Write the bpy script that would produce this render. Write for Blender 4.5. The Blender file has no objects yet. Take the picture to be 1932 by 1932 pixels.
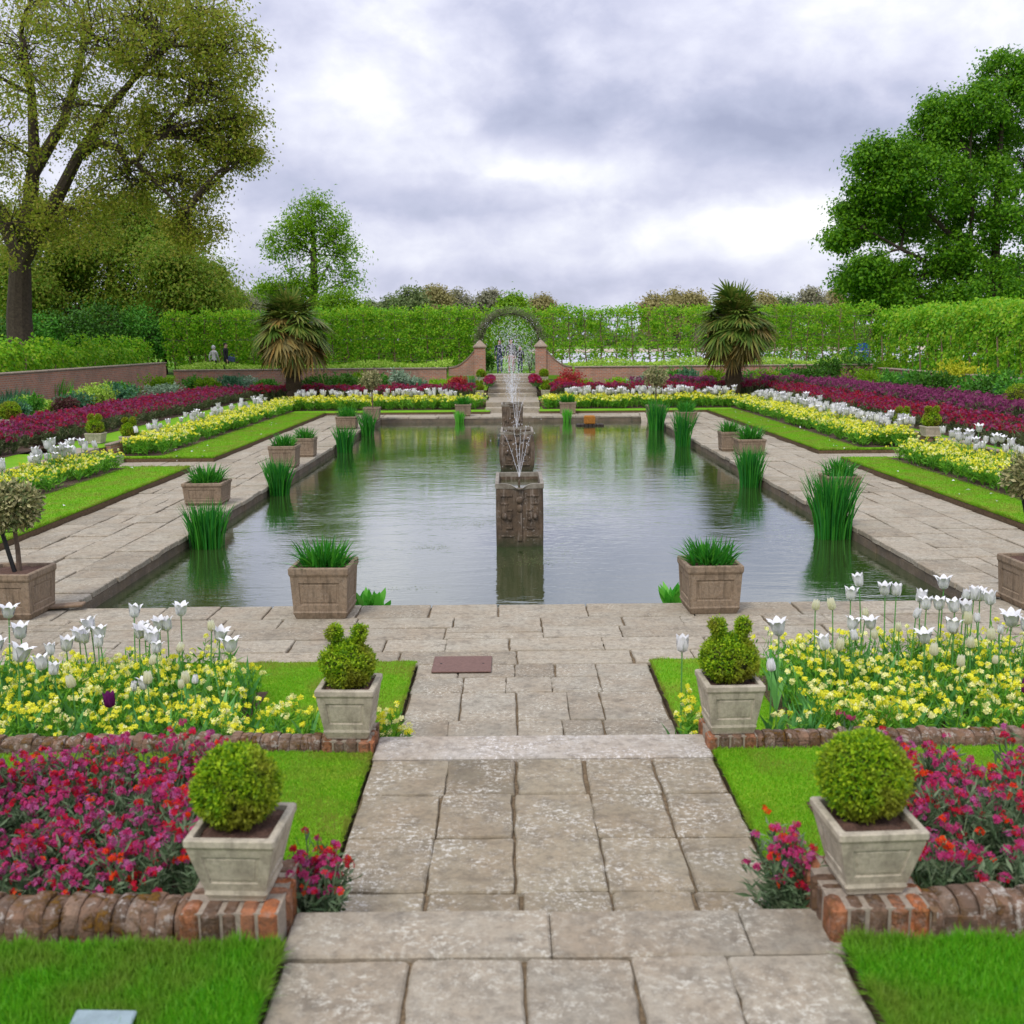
import bpy, math, random
import numpy as np
from mathutils import Matrix, Vector

# ------------------------------------------------------------------ basics
SC = bpy.context.scene
COL = SC.collection
S = 1.4                                   # the garden is laid out in units of 1.4 m and scaled once at the end
R = math.radians
PITCH, ROLL, FPX, EYE = 9.26, -0.5, 2000.0, np.array([0, 0, 2.15])
CAMROT = Matrix.Rotation(R(90 - PITCH), 3, 'X') @ Matrix.Rotation(R(ROLL), 3, 'Z')
MR = np.array(CAMROT)


def ray(px, py):
    return MR @ np.array([(px - 966) / FPX, -(py - 966) / FPX, -1.0])


def at(px, py, z):                        # point of the garden at height z seen at a spot of the photograph
    r = ray(px, py)
    return EYE + r * ((z - EYE[2]) / r[2])


def atY(px, py, Y):                       # the same for a point at a known distance
    r = ray(px, py)
    return EYE + r * (Y / r[1])


# ------------------------------------------------------------------ mesh builder
class MB:
    def __init__(s):
        s.v, s.f, s.m, s.n = [], [], [], 0

    def add(s, v, f, mat=0):
        v = np.asarray(v, dtype=np.float64).reshape(-1, 3)
        f = np.asarray(f, dtype=np.int64)
        if len(f) == 0:
            return
        s.v.append(v)
        s.f.append(f + s.n)
        mt = np.full(len(f), mat) if np.isscalar(mat) else np.asarray(mat)
        s.m.append(mt)
        s.n += len(v)

    def faces(s, v, polys, mat=0):        # polygons of mixed size
        for k in set(len(p) for p in polys):
            s_ = [p for p in polys if len(p) == k]
            if k == len(polys[0]):
                pass
        base = s.n
        s.v.append(np.asarray(v, dtype=np.float64).reshape(-1, 3))
        s.n += len(s.v[-1])
        for k in sorted(set(len(p) for p in polys)):
            g = np.array([p for p in polys if len(p) == k]) + base
            s.f.append(g)
            s.m.append(np.full(len(g), mat))

    def box(s, x0, x1, y0, y1, z0, z1, mat=0, bev=0.0):
        if bev <= 0:
            v = [(x, y, z) for z in (z0, z1) for y in (y0, y1) for x in (x0, x1)]
            s.add(v, [(0, 2, 3, 1), (4, 5, 7, 6), (0, 1, 5, 4), (2, 6, 7, 3), (0, 4, 6, 2), (1, 3, 7, 5)], mat)
        else:
            b = bev
            rings = []
            for (i, z) in ((b, z0), (0, z0 + b), (0, z1 - b), (b, z1)):
                X0, X1, Y0, Y1 = x0 + i, x1 - i, y0 + i, y1 - i
                rings.append([(X0 + b, Y0, z), (X1 - b, Y0, z), (X1, Y0 + b, z), (X1, Y1 - b, z), (X1 - b, Y1, z), (X0 + b, Y1, z), (X0, Y1 - b, z), (X0, Y0 + b, z)])
            s.rings(rings, mat, True, True)

    def rings(s, rings, mat=0, cap0=False, cap1=False):
        n = len(rings[0])
        v = np.array(rings, dtype=float).reshape(-1, 3)
        P = []
        for i in range(len(rings) - 1):
            for j in range(n):
                k = (j + 1) % n
                P.append((i * n + j, i * n + k, (i + 1) * n + k, (i + 1) * n + j))
        if cap0:
            P.append(tuple(reversed(range(n))))
        if cap1:
            o = (len(rings) - 1) * n
            P.append(tuple(range(o, o + n)))
        s.faces(v, P, mat)

    def tube(s, pts, rad, n=6, mat=0, cap=True):
        pts = np.asarray(pts, float)
        rad = np.broadcast_to(np.asarray(rad, float), (len(pts),))
        t = np.gradient(pts, axis=0)
        t /= np.linalg.norm(t, axis=1, keepdims=True) + 1e-9
        ref = np.array([0, 0, 1.0]) if abs(t[0][2]) < .9 else np.array([1.0, 0, 0])
        u = np.cross(t, ref)
        u /= np.linalg.norm(u, axis=1, keepdims=True) + 1e-9
        w = np.cross(t, u)
        a = np.linspace(0, 2 * math.pi, n, endpoint=False)
        v = pts[:, None, :] + rad[:, None, None] * (np.cos(a)[None, :, None] * u[:, None, :] + np.sin(a)[None, :, None] * w[:, None, :])
        k = len(pts)
        i, j = np.meshgrid(np.arange(k - 1), np.arange(n), indexing='ij')
        j2 = (j + 1) % n
        q = np.stack([i * n + j, i * n + j2, (i + 1) * n + j2, (i + 1) * n + j], -1).reshape(-1, 4)
        s.add(v.reshape(-1, 3), q, mat)
        if cap:
            b = s.n - k * n
            s.f.append(np.array([list(reversed(range(b, b + n))), list(range(b + (k - 1) * n, b + k * n))]))
            s.m.append(np.full(2, mat))

    def ball(s, c, r, nu=12, nv=8, mat=0, sz=1.0, jit=0, rng=None):
        th = np.linspace(0, math.pi, nv + 1)
        ph = np.linspace(0, 2 * math.pi, nu, endpoint=False)
        v = np.array([[math.sin(t) * math.cos(p), math.sin(t) * math.sin(p), sz * math.cos(t)] for t in th for p in ph])
        if jit:
            v *= (1 + rng.uniform(-jit, jit, (len(v), 1)))
        v = v * r + np.asarray(c)
        q = [(i * nu + j, (i + 1) * nu + j, (i + 1) * nu + (j + 1) % nu, i * nu + (j + 1) % nu) for i in range(nv) for j in range(nu)]
        s.add(v, q, mat)

    def leaves(s, P, L, W, D, N, mat=0, fold=.18):
        """one diamond leaf per point: base P, direction D, face normal N"""
        P = np.asarray(P, float)
        n = len(P)
        if n == 0:
            return
        L = np.broadcast_to(np.asarray(L, float), (n,))[:, None]
        W = np.broadcast_to(np.asarray(W, float), (n,))[:, None]
        D = D / (np.linalg.norm(D, axis=1, keepdims=True) + 1e-9)
        T = np.cross(D, N)
        T /= np.linalg.norm(T, axis=1, keepdims=True) + 1e-9
        N2 = np.cross(T, D)
        mid = P + D * L * .48 + N2 * W * fold
        v = np.stack([P, mid + T * W * .5, P + D * L, mid - T * W * .5], 1)
        s.add(v.reshape(-1, 3), np.arange(4 * n).reshape(n, 4), mat)

    def blades(s, P, H, W, lean, k=3, curve=1.6, mat=0, wprof=None, up=1.0):
        """tapered strips: base P, length H, width W, lean = horizontal offset vector of the tip"""
        P = np.asarray(P, float)
        n = len(P)
        H = np.broadcast_to(np.asarray(H, float), (n,))
        W = np.broadcast_to(np.asarray(W, float), (n,))
        t = np.linspace(0, 1, k + 1)
        wp = (1 - t ** 1.6) if wprof is None else np.asarray(wprof)
        lean = np.asarray(lean, float)
        ln = np.linalg.norm(lean, axis=1)
        rise = np.sqrt(np.maximum(H ** 2 - np.minimum(ln, H * .95) ** 2, (H * .3) ** 2)) * up
        C = P[:, None, :] + np.concatenate([lean[:, None, :2] * (t ** curve)[None, :, None], (rise[:, None] * t[None, :])[..., None]], -1)
        a = s_rng.uniform(0, math.pi, n)
        side = np.stack([np.cos(a), np.sin(a), np.zeros(n)], -1)
        off = side[:, None, :] * (W[:, None] * wp[None, :] * .5)[..., None]
        v = np.stack([C - off, C + off], 2).reshape(n, (k + 1) * 2, 3)
        i = np.arange(k)
        q = np.stack([2 * i, 2 * i + 1, 2 * i + 3, 2 * i + 2], -1)
        f = (np.arange(n)[:, None, None] * (2 * (k + 1)) + q[None]).reshape(-1, 4)
        s.add(v.reshape(-1, 3), f, mat if np.isscalar(mat) else np.repeat(mat, k))

    def florets(s, C, N, r, mat):
        """four-petalled flowers"""
        C = np.asarray(C, float)
        n = len(C)
        N = N / (np.linalg.norm(N, axis=1, keepdims=True) + 1e-9)
        a = unit(s_rng.normal(size=(n, 3)))
        U = np.cross(N, a)
        U /= np.linalg.norm(U, axis=1, keepdims=True) + 1e-9
        V = np.cross(N, U)
        r = np.broadcast_to(np.asarray(r, float), (n,))[:, None]
        mat = np.broadcast_to(np.asarray(mat), (n,))
        vs, ms = [], []
        for j in range(4):
            th = j * math.pi / 2
            d = lambda q: U * math.cos(th + q) + V * math.sin(th + q)
            vs.append(np.stack([C, C + r * .82 * d(-.55) + N * r * .15, C + r * d(0) + N * r * .05, C + r * .82 * d(.55) + N * r * .15], 1))
            ms.append(mat)
        v = np.concatenate(vs, 0)
        s.add(v.reshape(-1, 3), np.arange(16 * n).reshape(-1, 4), np.concatenate(ms))

    def build(s, name, mats, parent=None, loc=None, smooth=False, origin=None):
        v = np.concatenate(s.v) if s.v else np.zeros((0, 3))
        if origin is not None:
            v = v - np.asarray(origin)
        me = bpy.data.meshes.new(name)
        me.vertices.add(len(v))
        me.vertices.foreach_set('co', v.ravel().astype(np.float32))
        tot = np.concatenate([np.full(len(f), f.shape[1]) for f in s.f])
        idx = np.concatenate([f.ravel() for f in s.f])
        me.loops.add(len(idx))
        me.loops.foreach_set('vertex_index', idx.astype(np.int32))
        me.polygons.add(len(tot))
        st = np.concatenate([[0], np.cumsum(tot)[:-1]])
        me.polygons.foreach_set('loop_start', st.astype(np.int32))
        me.polygons.foreach_set('loop_total', tot.astype(np.int32))
        if not isinstance(mats, (list, tuple)):
            mats = [mats]
        for m in mats:
            me.materials.append(m)
        me.polygons.foreach_set('material_index', np.concatenate(s.m).astype(np.int32))
        me.polygons.foreach_set('use_smooth', np.full(len(tot), bool(smooth)))
        me.update(calc_edges=True)
        o = bpy.data.objects.new(name, me)
        COL.objects.link(o)
        if parent is not None:
            o.parent = parent
        if loc is not None:
            o.location = loc
        elif origin is not None and parent is None:
            o.location = origin
        return o


s_rng = np.random.default_rng(5)


def unit(a):
    return a / (np.linalg.norm(a, axis=-1, keepdims=True) + 1e-9)


def tag(o, label=None, cat=None, group=None, kind=None):
    if label: o['label'] = label
    if cat: o['category'] = cat
    if group: o['group'] = group
    if kind: o['kind'] = kind
    return o


def empty(name, loc, label, cat, group=None, rz=0.0):
    o = bpy.data.objects.new(name, None)
    COL.objects.link(o)
    o.location = loc
    o.rotation_euler = (0, 0, rz)
    return tag(o, label, cat, group)


def copy_tree(o, parent=None):
    c = o.copy()
    COL.objects.link(c)
    if parent is not None:
        c.parent = parent
    for ch in list(o.children):
        copy_tree(ch, c)
    return c


# ------------------------------------------------------------------ materials
class NT:
    def __init__(s, name):
        s.m = bpy.data.materials.new(name)
        s.m.use_nodes = True
        s.t = s.m.node_tree
        s.t.nodes.clear()
        s.out = s.n('ShaderNodeOutputMaterial')

    def n(s, typ, **kw):
        nd = s.t.nodes.new(typ)
        for k, v in kw.items():
            setattr(nd, k, v)
        return nd

    def l(s, a, b):
        s.t.links.new(a, b)

    def noise(s, scale, detail=4, rough=.6, vec=None, dist=0.0):
        nd = s.n('ShaderNodeTexNoise')
        nd.inputs['Scale'].default_value = scale
        nd.inputs['Detail'].default_value = detail
        nd.inputs['Roughness'].default_value = rough
        nd.inputs['Distortion'].default_value = dist
        s.l(vec if vec is not None else s.co(), nd.inputs['Vector'])
        return nd.outputs['Fac']

    def co(s):
        if not hasattr(s, '_co'):
            s._co = s.n('ShaderNodeTexCoord').outputs['Object']
        return s._co

    def mapped(s, scale, rot=(0, 0, 0)):
        nd = s.n('ShaderNodeMapping')
        nd.inputs['Scale'].default_value = scale
        nd.inputs['Rotation'].default_value = rot
        s.l(s.co(), nd.inputs['Vector'])
        return nd.outputs['Vector']

    def ramp(s, fac, stops, interp='LINEAR'):
        nd = s.n('ShaderNodeValToRGB')
        cr = nd.color_ramp
        cr.interpolation = interp
        while len(cr.elements) < len(stops):
            cr.elements.new(.5)
        for e, (p, c) in zip(cr.elements, stops):
            e.position = p
            e.color = (*c, 1) if not np.isscalar(c) else (c, c, c, 1)
        s.l(fac, nd.inputs['Fac'])
        return nd.outputs['Color']

    def mix(s, fac, a, b, mode='MIX'):
        nd = s.n('ShaderNodeMix', data_type='RGBA', blend_type=mode)
        for sock, val in ((nd.inputs[0], fac), (nd.inputs[6], a), (nd.inputs[7], b)):
            if isinstance(val, (int, float)):
                sock.default_value = val
            elif isinstance(val, tuple):
                sock.default_value = (*val, 1)
            else:
                s.l(val, sock)
        return nd.outputs[2]

    def math(s, op, a, b=None):
        nd = s.n('ShaderNodeMath', operation=op)
        for i, val in enumerate((a, b)):
            if val is None: continue
            if isinstance(val, (int, float)):
                nd.inputs[i].default_value = val
            else:
                s.l(val, nd.inputs[i])
        return nd.outputs[0]

    def rnd(s):
        return s.n('ShaderNodeNewGeometry').outputs['Random Per Island']

    def bump(s, h, strength=.4, dist=.02):
        nd = s.n('ShaderNodeBump')
        nd.inputs['Strength'].default_value = strength
        nd.inputs['Distance'].default_value = dist
        s.l(h, nd.inputs['Height'])
        return nd.outputs['Normal']

    def princ(s, col, rough=.8, nrm=None, spec=.3, **kw):
        p = s.n('ShaderNodeBsdfPrincipled')
        if isinstance(col, tuple):
            p.inputs['Base Color'].default_value = (*col, 1)
        else:
            s.l(col, p.inputs['Base Color'])
        if isinstance(rough, (int, float)):
            p.inputs['Roughness'].default_value = rough
        else:
            s.l(rough, p.inputs['Roughness'])
        p.inputs['Specular IOR Level'].default_value = spec
        if nrm is not None:
            s.l(nrm, p.inputs['Normal'])
        for k, v in kw.items():
            p.inputs[k.replace('_', ' ')].default_value = v
        return p.outputs['BSDF']

    def done(s, sh):
        s.l(sh, s.out.inputs['Surface'])
        return s.m


def leaf_mat(name, cols, trans=.3, rough=.5, spec=.25, patch=None, gain=1.2):
    """leaf colours spread leaf by leaf; a share of the light goes through"""
    t = NT(name)
    n = len(cols)
    if not name.startswith('petal_'):
        cols = [tuple(min(.75, x * gain) for x in c) for c in cols]
    c = t.ramp(t.rnd(), [(i / max(1, n - 1), cc) for i, cc in enumerate(cols)])
    if patch:
        f = t.ramp(t.noise(patch[0], 2), [(.42, 0.0), (.62, 1.0)])
        c = t.mix(f, c, t.mix(.75, c, patch[1]))
    p = t.princ(c, rough, None, spec)
    tr = t.n('ShaderNodeBsdfTranslucent')
    t.l(c, tr.inputs['Color'])
    mx = t.n('ShaderNodeMixShader')
    mx.inputs[0].default_value = trans
    t.l(p, mx.inputs[1])
    t.l(tr.outputs[0], mx.inputs[2])
    return t.done(mx.outputs[0])


def stone_mat(name, cols, lichen=.5, streak=0., white=(.62, .6, .55), sc=1.0, grime=(.10, .085, .065), warm=(.34, .24, .14)):
    t = NT(name)
    base = t.ramp(t.rnd(), [(0, cols[0]), (.5, cols[1]), (1, cols[2])])
    n1 = t.noise(3.2 * sc, 6, .65)
    n2 = t.noise(22 * sc, 6, .7)
    n3 = t.noise(90 * sc, 3, .7)
    c = t.mix(t.ramp(n1, [(.36, 0.), (.66, 1.)]), base, t.mix(.38, base, warm))
    c = t.mix(t.ramp(t.noise(7 * sc, 5, .6), [(.53, 0.), (.70, .75)]), c, t.mix(.62, c, grime))
    c = t.mix(t.ramp(n2, [(.34, .75), (.55, 0.)]), c, t.mix(.6, c, grime))
    lf = t.math('MULTIPLY', t.ramp(t.noise(46 * sc, 6, .8), [(.51, 0.), (.60, 1.)]), t.ramp(t.noise(4.2 * sc, 5, .65), [(.40, 0.), (.60, 1.)]))
    c = t.mix(t.math('MULTIPLY', lf, lichen), c, white)
    c = t.mix(t.ramp(n3, [(.3, .5), (.5, 0.)]), c, t.mix(.5, c, grime))
    if streak:
        sk = t.noise(1.0, 5, .65, t.mapped((26, 26, 3.0)))
        c = t.mix(t.ramp(sk, [(.5, 0.), (.72, streak)]), c, grime)
    h = t.math('ADD', t.math('MULTIPLY', n2, .7), t.math('MULTIPLY', n3, .3))
    return t.done(t.princ(c, .88, t.bump(h, .55, .02 / sc), .2))


def plain(name, col, rough=.7, var=.25, sc=30, spec=.3, **kw):
    t = NT(name)
    a = tuple(x * (1 - var) for x in col)
    b = tuple(min(1, x * (1 + var)) for x in col)
    n1 = t.noise(sc, 5, .65)
    return t.done(t.princ(t.ramp(n1, [(.3, a), (.7, b)]), rough, t.bump(n1, .25, .01), spec, **kw))


def brick_mat(name):
    t = NT(name)
    b = t.n('ShaderNodeTexBrick')
    b.offset = .5
    for k, v in (('Scale', 1.0), ('Mortar Size', .009), ('Mortar Smooth', .2), ('Bias', 0.), ('Brick Width', .16), ('Row Height', .056)):
        b.inputs[k].default_value = v
    b.inputs['Color1'].default_value = (.50, .20, .11, 1)
    b.inputs['Color2'].default_value = (.33, .155, .10, 1)
    b.inputs['Mortar'].default_value = (.38, .32, .26, 1)
    sp = t.n('ShaderNodeSeparateXYZ')
    t.l(t.co(), sp.inputs[0])
    cb = t.n('ShaderNodeCombineXYZ')
    t.l(t.math('ADD', sp.outputs[0], sp.outputs[1]), cb.inputs[0])
    t.l(sp.outputs[2], cb.inputs[1])
    t.l(cb.outputs[0], b.inputs['Vector'])
    c = t.mix(t.ramp(t.noise(2.2, 6, .7), [(.42, 0.), (.72, .7)]), b.outputs['Color'], (.20, .15, .11))
    c = t.mix(t.ramp(t.noise(9, 6, .75), [(.55, 0.), (.7, .7)]), c, (.45, .39, .33))
    return t.done(t.princ(c, .9, t.bump(b.outputs['Fac'], -.5, .015), .15))


def edging_mat(name, red, moss):
    t = NT(name)
    c = t.ramp(t.rnd(), [(0, (.15, .10, .07)), (.35, (.24, .14, .085)), (.7, red), (1, (.28, .2, .14))])
    c = t.mix(t.ramp(t.noise(16, 6, .75), [(.35, .8), (.6, 0.)]), c, (.10, .075, .055))
    lf = t.math('MULTIPLY', t.ramp(t.noise(34, 6, .75, dist=.3), [(.52, 0.), (.62, 1.)]), t.ramp(t.noise(6, 3), [(.40, 0.), (.55, 1.)]))
    c = t.mix(t.math('MULTIPLY', lf, .85 * moss), c, (.47, .43, .37))
    mf = t.math('MULTIPLY', t.ramp(t.noise(13, 6, .75, dist=.8), [(.50, 0.), (.58, 1.)]), t.ramp(t.noise(3.7, 2), [(.36, 0.), (.52, 1.)]))
    c = t.mix(t.math('MULTIPLY', mf, moss), c, t.ramp(t.noise(50, 3), [(.3, (.07, .035, .01)), (.7, (.20, .10, .015))]))
    h = t.math('ADD', t.noise(40, 6, .7), t.math('MULTIPLY', mf, .6))
    return t.done(t.princ(c, .92, t.bump(h, .8, .02), .15))


def lawn_mat(name, a, b, dry, f=.5):
    t = NT(name)
    c = t.ramp(t.noise(1.6, 5, .6), [(.32, a), (.68, b)])
    c = t.mix(t.ramp(t.noise(3.3, 4, .65), [(.52, 0.), (.72, f)]), c, dry)
    n3 = t.noise(120, 3, .7)
    c = t.mix(t.ramp(n3, [(.3, .45), (.6, 0.)]), c, t.mix(.55, c, (.02, .05, .005)))
    return t.done(t.princ(c, .85, t.bump(n3, .6, .02), .15))


M = {}
M['paving'] = stone_mat('paving_stone', [(.235, .21, .16), (.37, .335, .26), (.30, .272, .21)], .8, white=(.6, .57, .47))
M['paving_pale'] = stone_mat('pale_paving_stone', [(.27, .24, .18), (.41, .37, .285), (.34, .305, .23)], .65, white=(.58, .54, .43))
M['paving_dark'] = stone_mat('lichened_paving', [(.20, .17, .115), (.32, .28, .195), (.25, .215, .15)], .95, white=(.6, .57, .49))
M['step'] = stone_mat('step_stone', [(.42, .385, .32), (.44, .40, .335), (.46, .42, .35)], .95, white=(.74, .71, .66))
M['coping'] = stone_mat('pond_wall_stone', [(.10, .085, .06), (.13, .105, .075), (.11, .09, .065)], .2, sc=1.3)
M['planter'] = stone_mat('planter_stone', [(.50, .445, .335), (.51, .455, .345), (.52, .465, .355)], .25, .55, white=(.5, .46, .38), sc=2.2, grime=(.19, .165, .125), warm=(.42, .35, .23))
M['trough'] = stone_mat('brown_planter', [(.255, .19, .125), (.29, .22, .15), (.27, .205, .14)], .35, .75, white=(.42, .37, .3), sc=1.8, grime=(.10, .075, .05), warm=(.30, .20, .12))
M['lead'] = None
M['joint'] = plain('joint_soil', (.16, .115, .065), .95, .5, 60)
M['turf_edge'] = plain('turf_edge_soil', (.13, .085, .045), .95, .5, 35)
M['soil'] = plain('bed_soil', (.075, .048, .03), .97, .5, 40)
M['potting'] = plain('potting_soil', (.10, .055, .038), .97, .5, 120)
M['mortar'] = plain('lime_mortar', (.30, .25, .19), .95, .3, 60)
M['brick'] = brick_mat('garden_brick')
M['edging'] = edging_mat('mossy_edging_brick', (.27, .16, .10), 1.0)
M['pier'] = edging_mat('red_edging_brick', (.52, .17, .06), .4)
M['cap'] = stone_mat('wall_cap_stone', [(.28, .22, .17), (.31, .25, .19), (.29, .235, .18)], .3)
M['lawn'] = lawn_mat('lawn_turf', (.13, .34, .008), (.19, .41, .012), (.34, .38, .04), .6)
M['turf'] = lawn_mat('park_grass', (.12, .25, .02), (.18, .32, .03), (.25, .28, .06), .4)
M['grass'] = leaf_mat('grass_blade', [(.11, .30, .006), (.15, .38, .010), (.20, .43, .014), (.30, .40, .03)], .45, patch=(2.6, (.33, .33, .06)))
M['grass_deep'] = leaf_mat('grass_blade_deep', [(.05, .24, .006), (.09, .33, .008), (.13, .40, .012), (.17, .40, .02)], .4, patch=(3.0, (.22, .30, .04)))
M['box'] = leaf_mat('box_leaf', [(.045, .13, .006), (.14, .30, .008), (.29, .46, .012), (.42, .55, .02)], .35, patch=(6, (.30, .27, .03)))
M['box_core'] = plain('box_twigs', (.045, .05, .012), .95, .5, 60)
M['twig'] = plain('twig_bark', (.12, .085, .06), .9, .35, 40)
M['grey_twig'] = plain('grey_twig', (.20, .17, .13), .9, .3, 40)
M['bark'] = plain('tree_bark', (.062, .045, .033), .95, .4, 14)
M['bark_pale'] = plain('lime_bark', (.21, .15, .09), .9, .35, 30)
M['iris'] = leaf_mat('iris_blade', [(.012, .12, .018), (.025, .19, .02), (.06, .28, .02)], .25, .4)
M['strap'] = leaf_mat('strap_leaf', [(.015, .12, .012), (.03, .20, .015), (.08, .30, .02)], .25, .4)
M['aquatic'] = leaf_mat('aquatic_leaf', [(.04, .26, .02), (.09, .40, .03), (.15, .46, .05)], .3, .4)
M['wf_leaf'] = leaf_mat('wallflower_leaf', [(.045, .12, .03), (.08, .18, .04), (.13, .24, .06)], .2)
M['wf_leaf_green'] = leaf_mat('yellow_wallflower_leaf', [(.05, .19, .012), (.10, .30, .02), (.20, .40, .03)], .25)
M['wf_far'] = leaf_mat('far_wallflower_leaf', [(.05, .09, .03), (.10, .13, .05), (.17, .15, .08)], .2)
M['wf_grey'] = leaf_mat('grey_wallflower_leaf', [(.05, .10, .04), (.10, .16, .075), (.18, .24, .13)], .2)
for nm, cs in dict(yel=[(.86, .80, .02), (.92, .90, .10), (.90, .86, .05)], cream=[(.93, .91, .30), (.94, .93, .5)], mag=[(.46, .035, .14), (.56, .06, .21), (.40, .025, .12)], mauve=[(.42, .08, .24), (.52, .13, .30)],
                   crim=[(.50, .008, .03), (.60, .02, .05)], flame=[(.72, .03, .008), (.78, .09, .012)], purple=[(.20, .028, .10), (.30, .07, .165)], wine=[(.26, .022, .075), (.34, .035, .11)], claret=[(.33, .012, .03), (.42, .02, .04)], rose=[(.26, .05, .14), (.34, .08, .2)], white=[(.95, .95, .92), (.97, .97, .95)], ivory=[(.88, .86, .62), (.9, .9, .75)], plum=[(.15, .015, .12), (.2, .03, .15)]).items():
    M[nm] = leaf_mat('petal_' + nm, cs, .76 if nm in ('white', 'ivory') else .3, .6, .1)
M['tulip_leaf'] = leaf_mat('tulip_leaf', [(.06, .22, .05), (.10, .30, .07), (.16, .38, .10)], .25, .5)
M['palm_green'] = leaf_mat('palm_leaf', [(.045, .10, .012), (.09, .155, .02), (.17, .22, .035), (.20, .19, .045)], .3, .45)
M['palm_brown'] = leaf_mat('palm_dry_leaf', [(.10, .09, .028), (.16, .13, .04), (.22, .165, .045), (.26, .14, .03)], .2, .6)
M['palm_bark'] = plain('palm_fibre', (.075, .05, .03), .97, .5, 45)
M['plane_leaf'] = leaf_mat('plane_leaf', [(.13, .19, .015), (.21, .26, .022), (.27, .28, .035), (.25, .21, .04)], .55, gain=1.5)
M['plane_low'] = leaf_mat('plane_low_leaf', [(.08, .17, .012), (.14, .23, .018), (.20, .26, .03), (.22, .21, .03)], .55, gain=1.45)
M['oak_leaf'] = leaf_mat('oak_leaf', [(.03, .10, .004), (.06, .17, .006), (.11, .24, .008), (.14, .29, .010)], .5, gain=1.5)
M['fresh_leaf'] = leaf_mat('fresh_leaf', [(.10, .23, .006), (.17, .33, .008), (.26, .42, .014)], .45, gain=1.1)
M['lime_leaf'] = leaf_mat('lime_leaf', [(.09, .27, .010), (.16, .40, .014), (.26, .47, .02), (.34, .46, .03)], .45)
M['dark_leaf'] = leaf_mat('dark_leaf', [(.02, .07, .005), (.04, .13, .008), (.075, .21, .012)], .25)
M['far_green'] = leaf_mat('far_green_leaf', [(.08, .13, .04), (.14, .19, .06), (.20, .24, .09)], .3)
M['far_tan'] = leaf_mat('far_tan_leaf', [(.19, .18, .06), (.28, .25, .09), (.34, .30, .13)], .3)
M['far_grey'] = leaf_mat('far_grey_leaf', [(.14, .14, .09), (.22, .22, .13), (.28, .27, .17)], .3)
M['varieg'] = leaf_mat('variegated_leaf', [(.07, .11, .035), (.17, .19, .07), (.33, .31, .13), (.45, .41, .22)], .2)
M['euph'] = leaf_mat('euphorbia_head', [(.30, .38, .012), (.42, .46, .02), (.5, .48, .03)], .3)
M['bluegreen'] = leaf_mat('blue_green_leaf', [(.03, .12, .05), (.06, .18, .08), (.11, .24, .12)], .2)
M['midgreen'] = leaf_mat('mid_green_leaf', [(.03, .14, .012), (.065, .24, .018), (.12, .33, .025)], .3)
M['silver'] = leaf_mat('silver_leaf', [(.12, .2, .11), (.22, .32, .2), (.32, .42, .3)], .2)
M['maroon'] = leaf_mat('maroon_leaf', [(.05, .012, .015), (.10, .03, .03), (.08, .06, .03)], .2)
M['redshrub'] = leaf_mat('red_shrub_leaf', [(.20, .02, .02), (.36, .03, .035), (.5, .05, .05)], .3)
M['limegreen'] = leaf_mat('lime_green_leaf', [(.20, .38, .03), (.32, .48, .05), (.42, .55, .1)], .3)
M['black'] = plain('dark_stake', (.012, .012, .012), .6, .3)
M['iron'] = plain('rusted_plate', (.165, .095, .075), .75, .2, 60)
M['rust'] = plain('rust_orange', (.36, .15, .025), .9, .35, 40)
M['dark_wood'] = plain('dark_wood', (.035, .025, .02), .7, .4, 25)
M['weath_wood'] = plain('weathered_board', (.20, .14, .09), .85, .35, 25)
M['wire'] = plain('grey_wire', (.2, .17, .14), .6, .2)
M['blue'] = plain('blue_panel', (.02, .09, .42), .5, .15, 10)
M['white'] = plain('white_paint', (.75, .75, .74), .5, .05, 20)
M['path'] = plain('pale_gravel', (.50, .50, .54), .85, .1, 3)
M['sand'] = plain('beige_gravel', (.48, .40, .31), .9, .15, 3)
M['plaque'] = plain('pale_plaque', (.24, .31, .33), .7, .2, 20)
for nm, c in dict(skin=(.50, .30, .22), hair=(.02, .013, .01), navy=(.025, .03, .06), charcoal=(.015, .014, .017), hood=(.52, .50, .50), pink=(.42, .20, .17), grey=(.10, .09, .10), bluej=(.05, .07, .14), tee=(.5, .5, .5)).items():
    M['p_' + nm] = plain('person_' + nm, c, .8, .12, 30)


def lead_mat():
    t = NT('old_lead')
    c = t.ramp(t.noise(7, 6, .7), [(.3, (.045, .032, .02)), (.55, (.11, .075, .045)), (.75, (.17, .115, .07))])
    st = t.noise(1.0, 5, .7, t.mapped((22, 22, 2.2)))
    c = t.mix(t.ramp(st, [(.52, 0.), (.68, .65)]), c, (.30, .25, .2))
    c = t.mix(t.math('MULTIPLY', t.ramp(t.noise(45, 4, .7), [(.58, 0.), (.66, 1.)]), t.ramp(t.noise(5, 3), [(.45, 0.), (.6, .8)])), c, (.40, .37, .32))
    sp = t.n('ShaderNodeSeparateXYZ')
    t.l(t.co(), sp.inputs[0])
    c = t.mix(t.ramp(t.math('ADD', sp.outputs[2], t.math('MULTIPLY', t.noise(9, 4), .25)), [(.14, .85), (.3, 0.)]), c, (.03, .038, .012))
    return t.done(t.princ(c, .7, t.bump(t.noise(35, 5, .7), .5, .015), .35))


M['lead'] = lead_mat()


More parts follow.
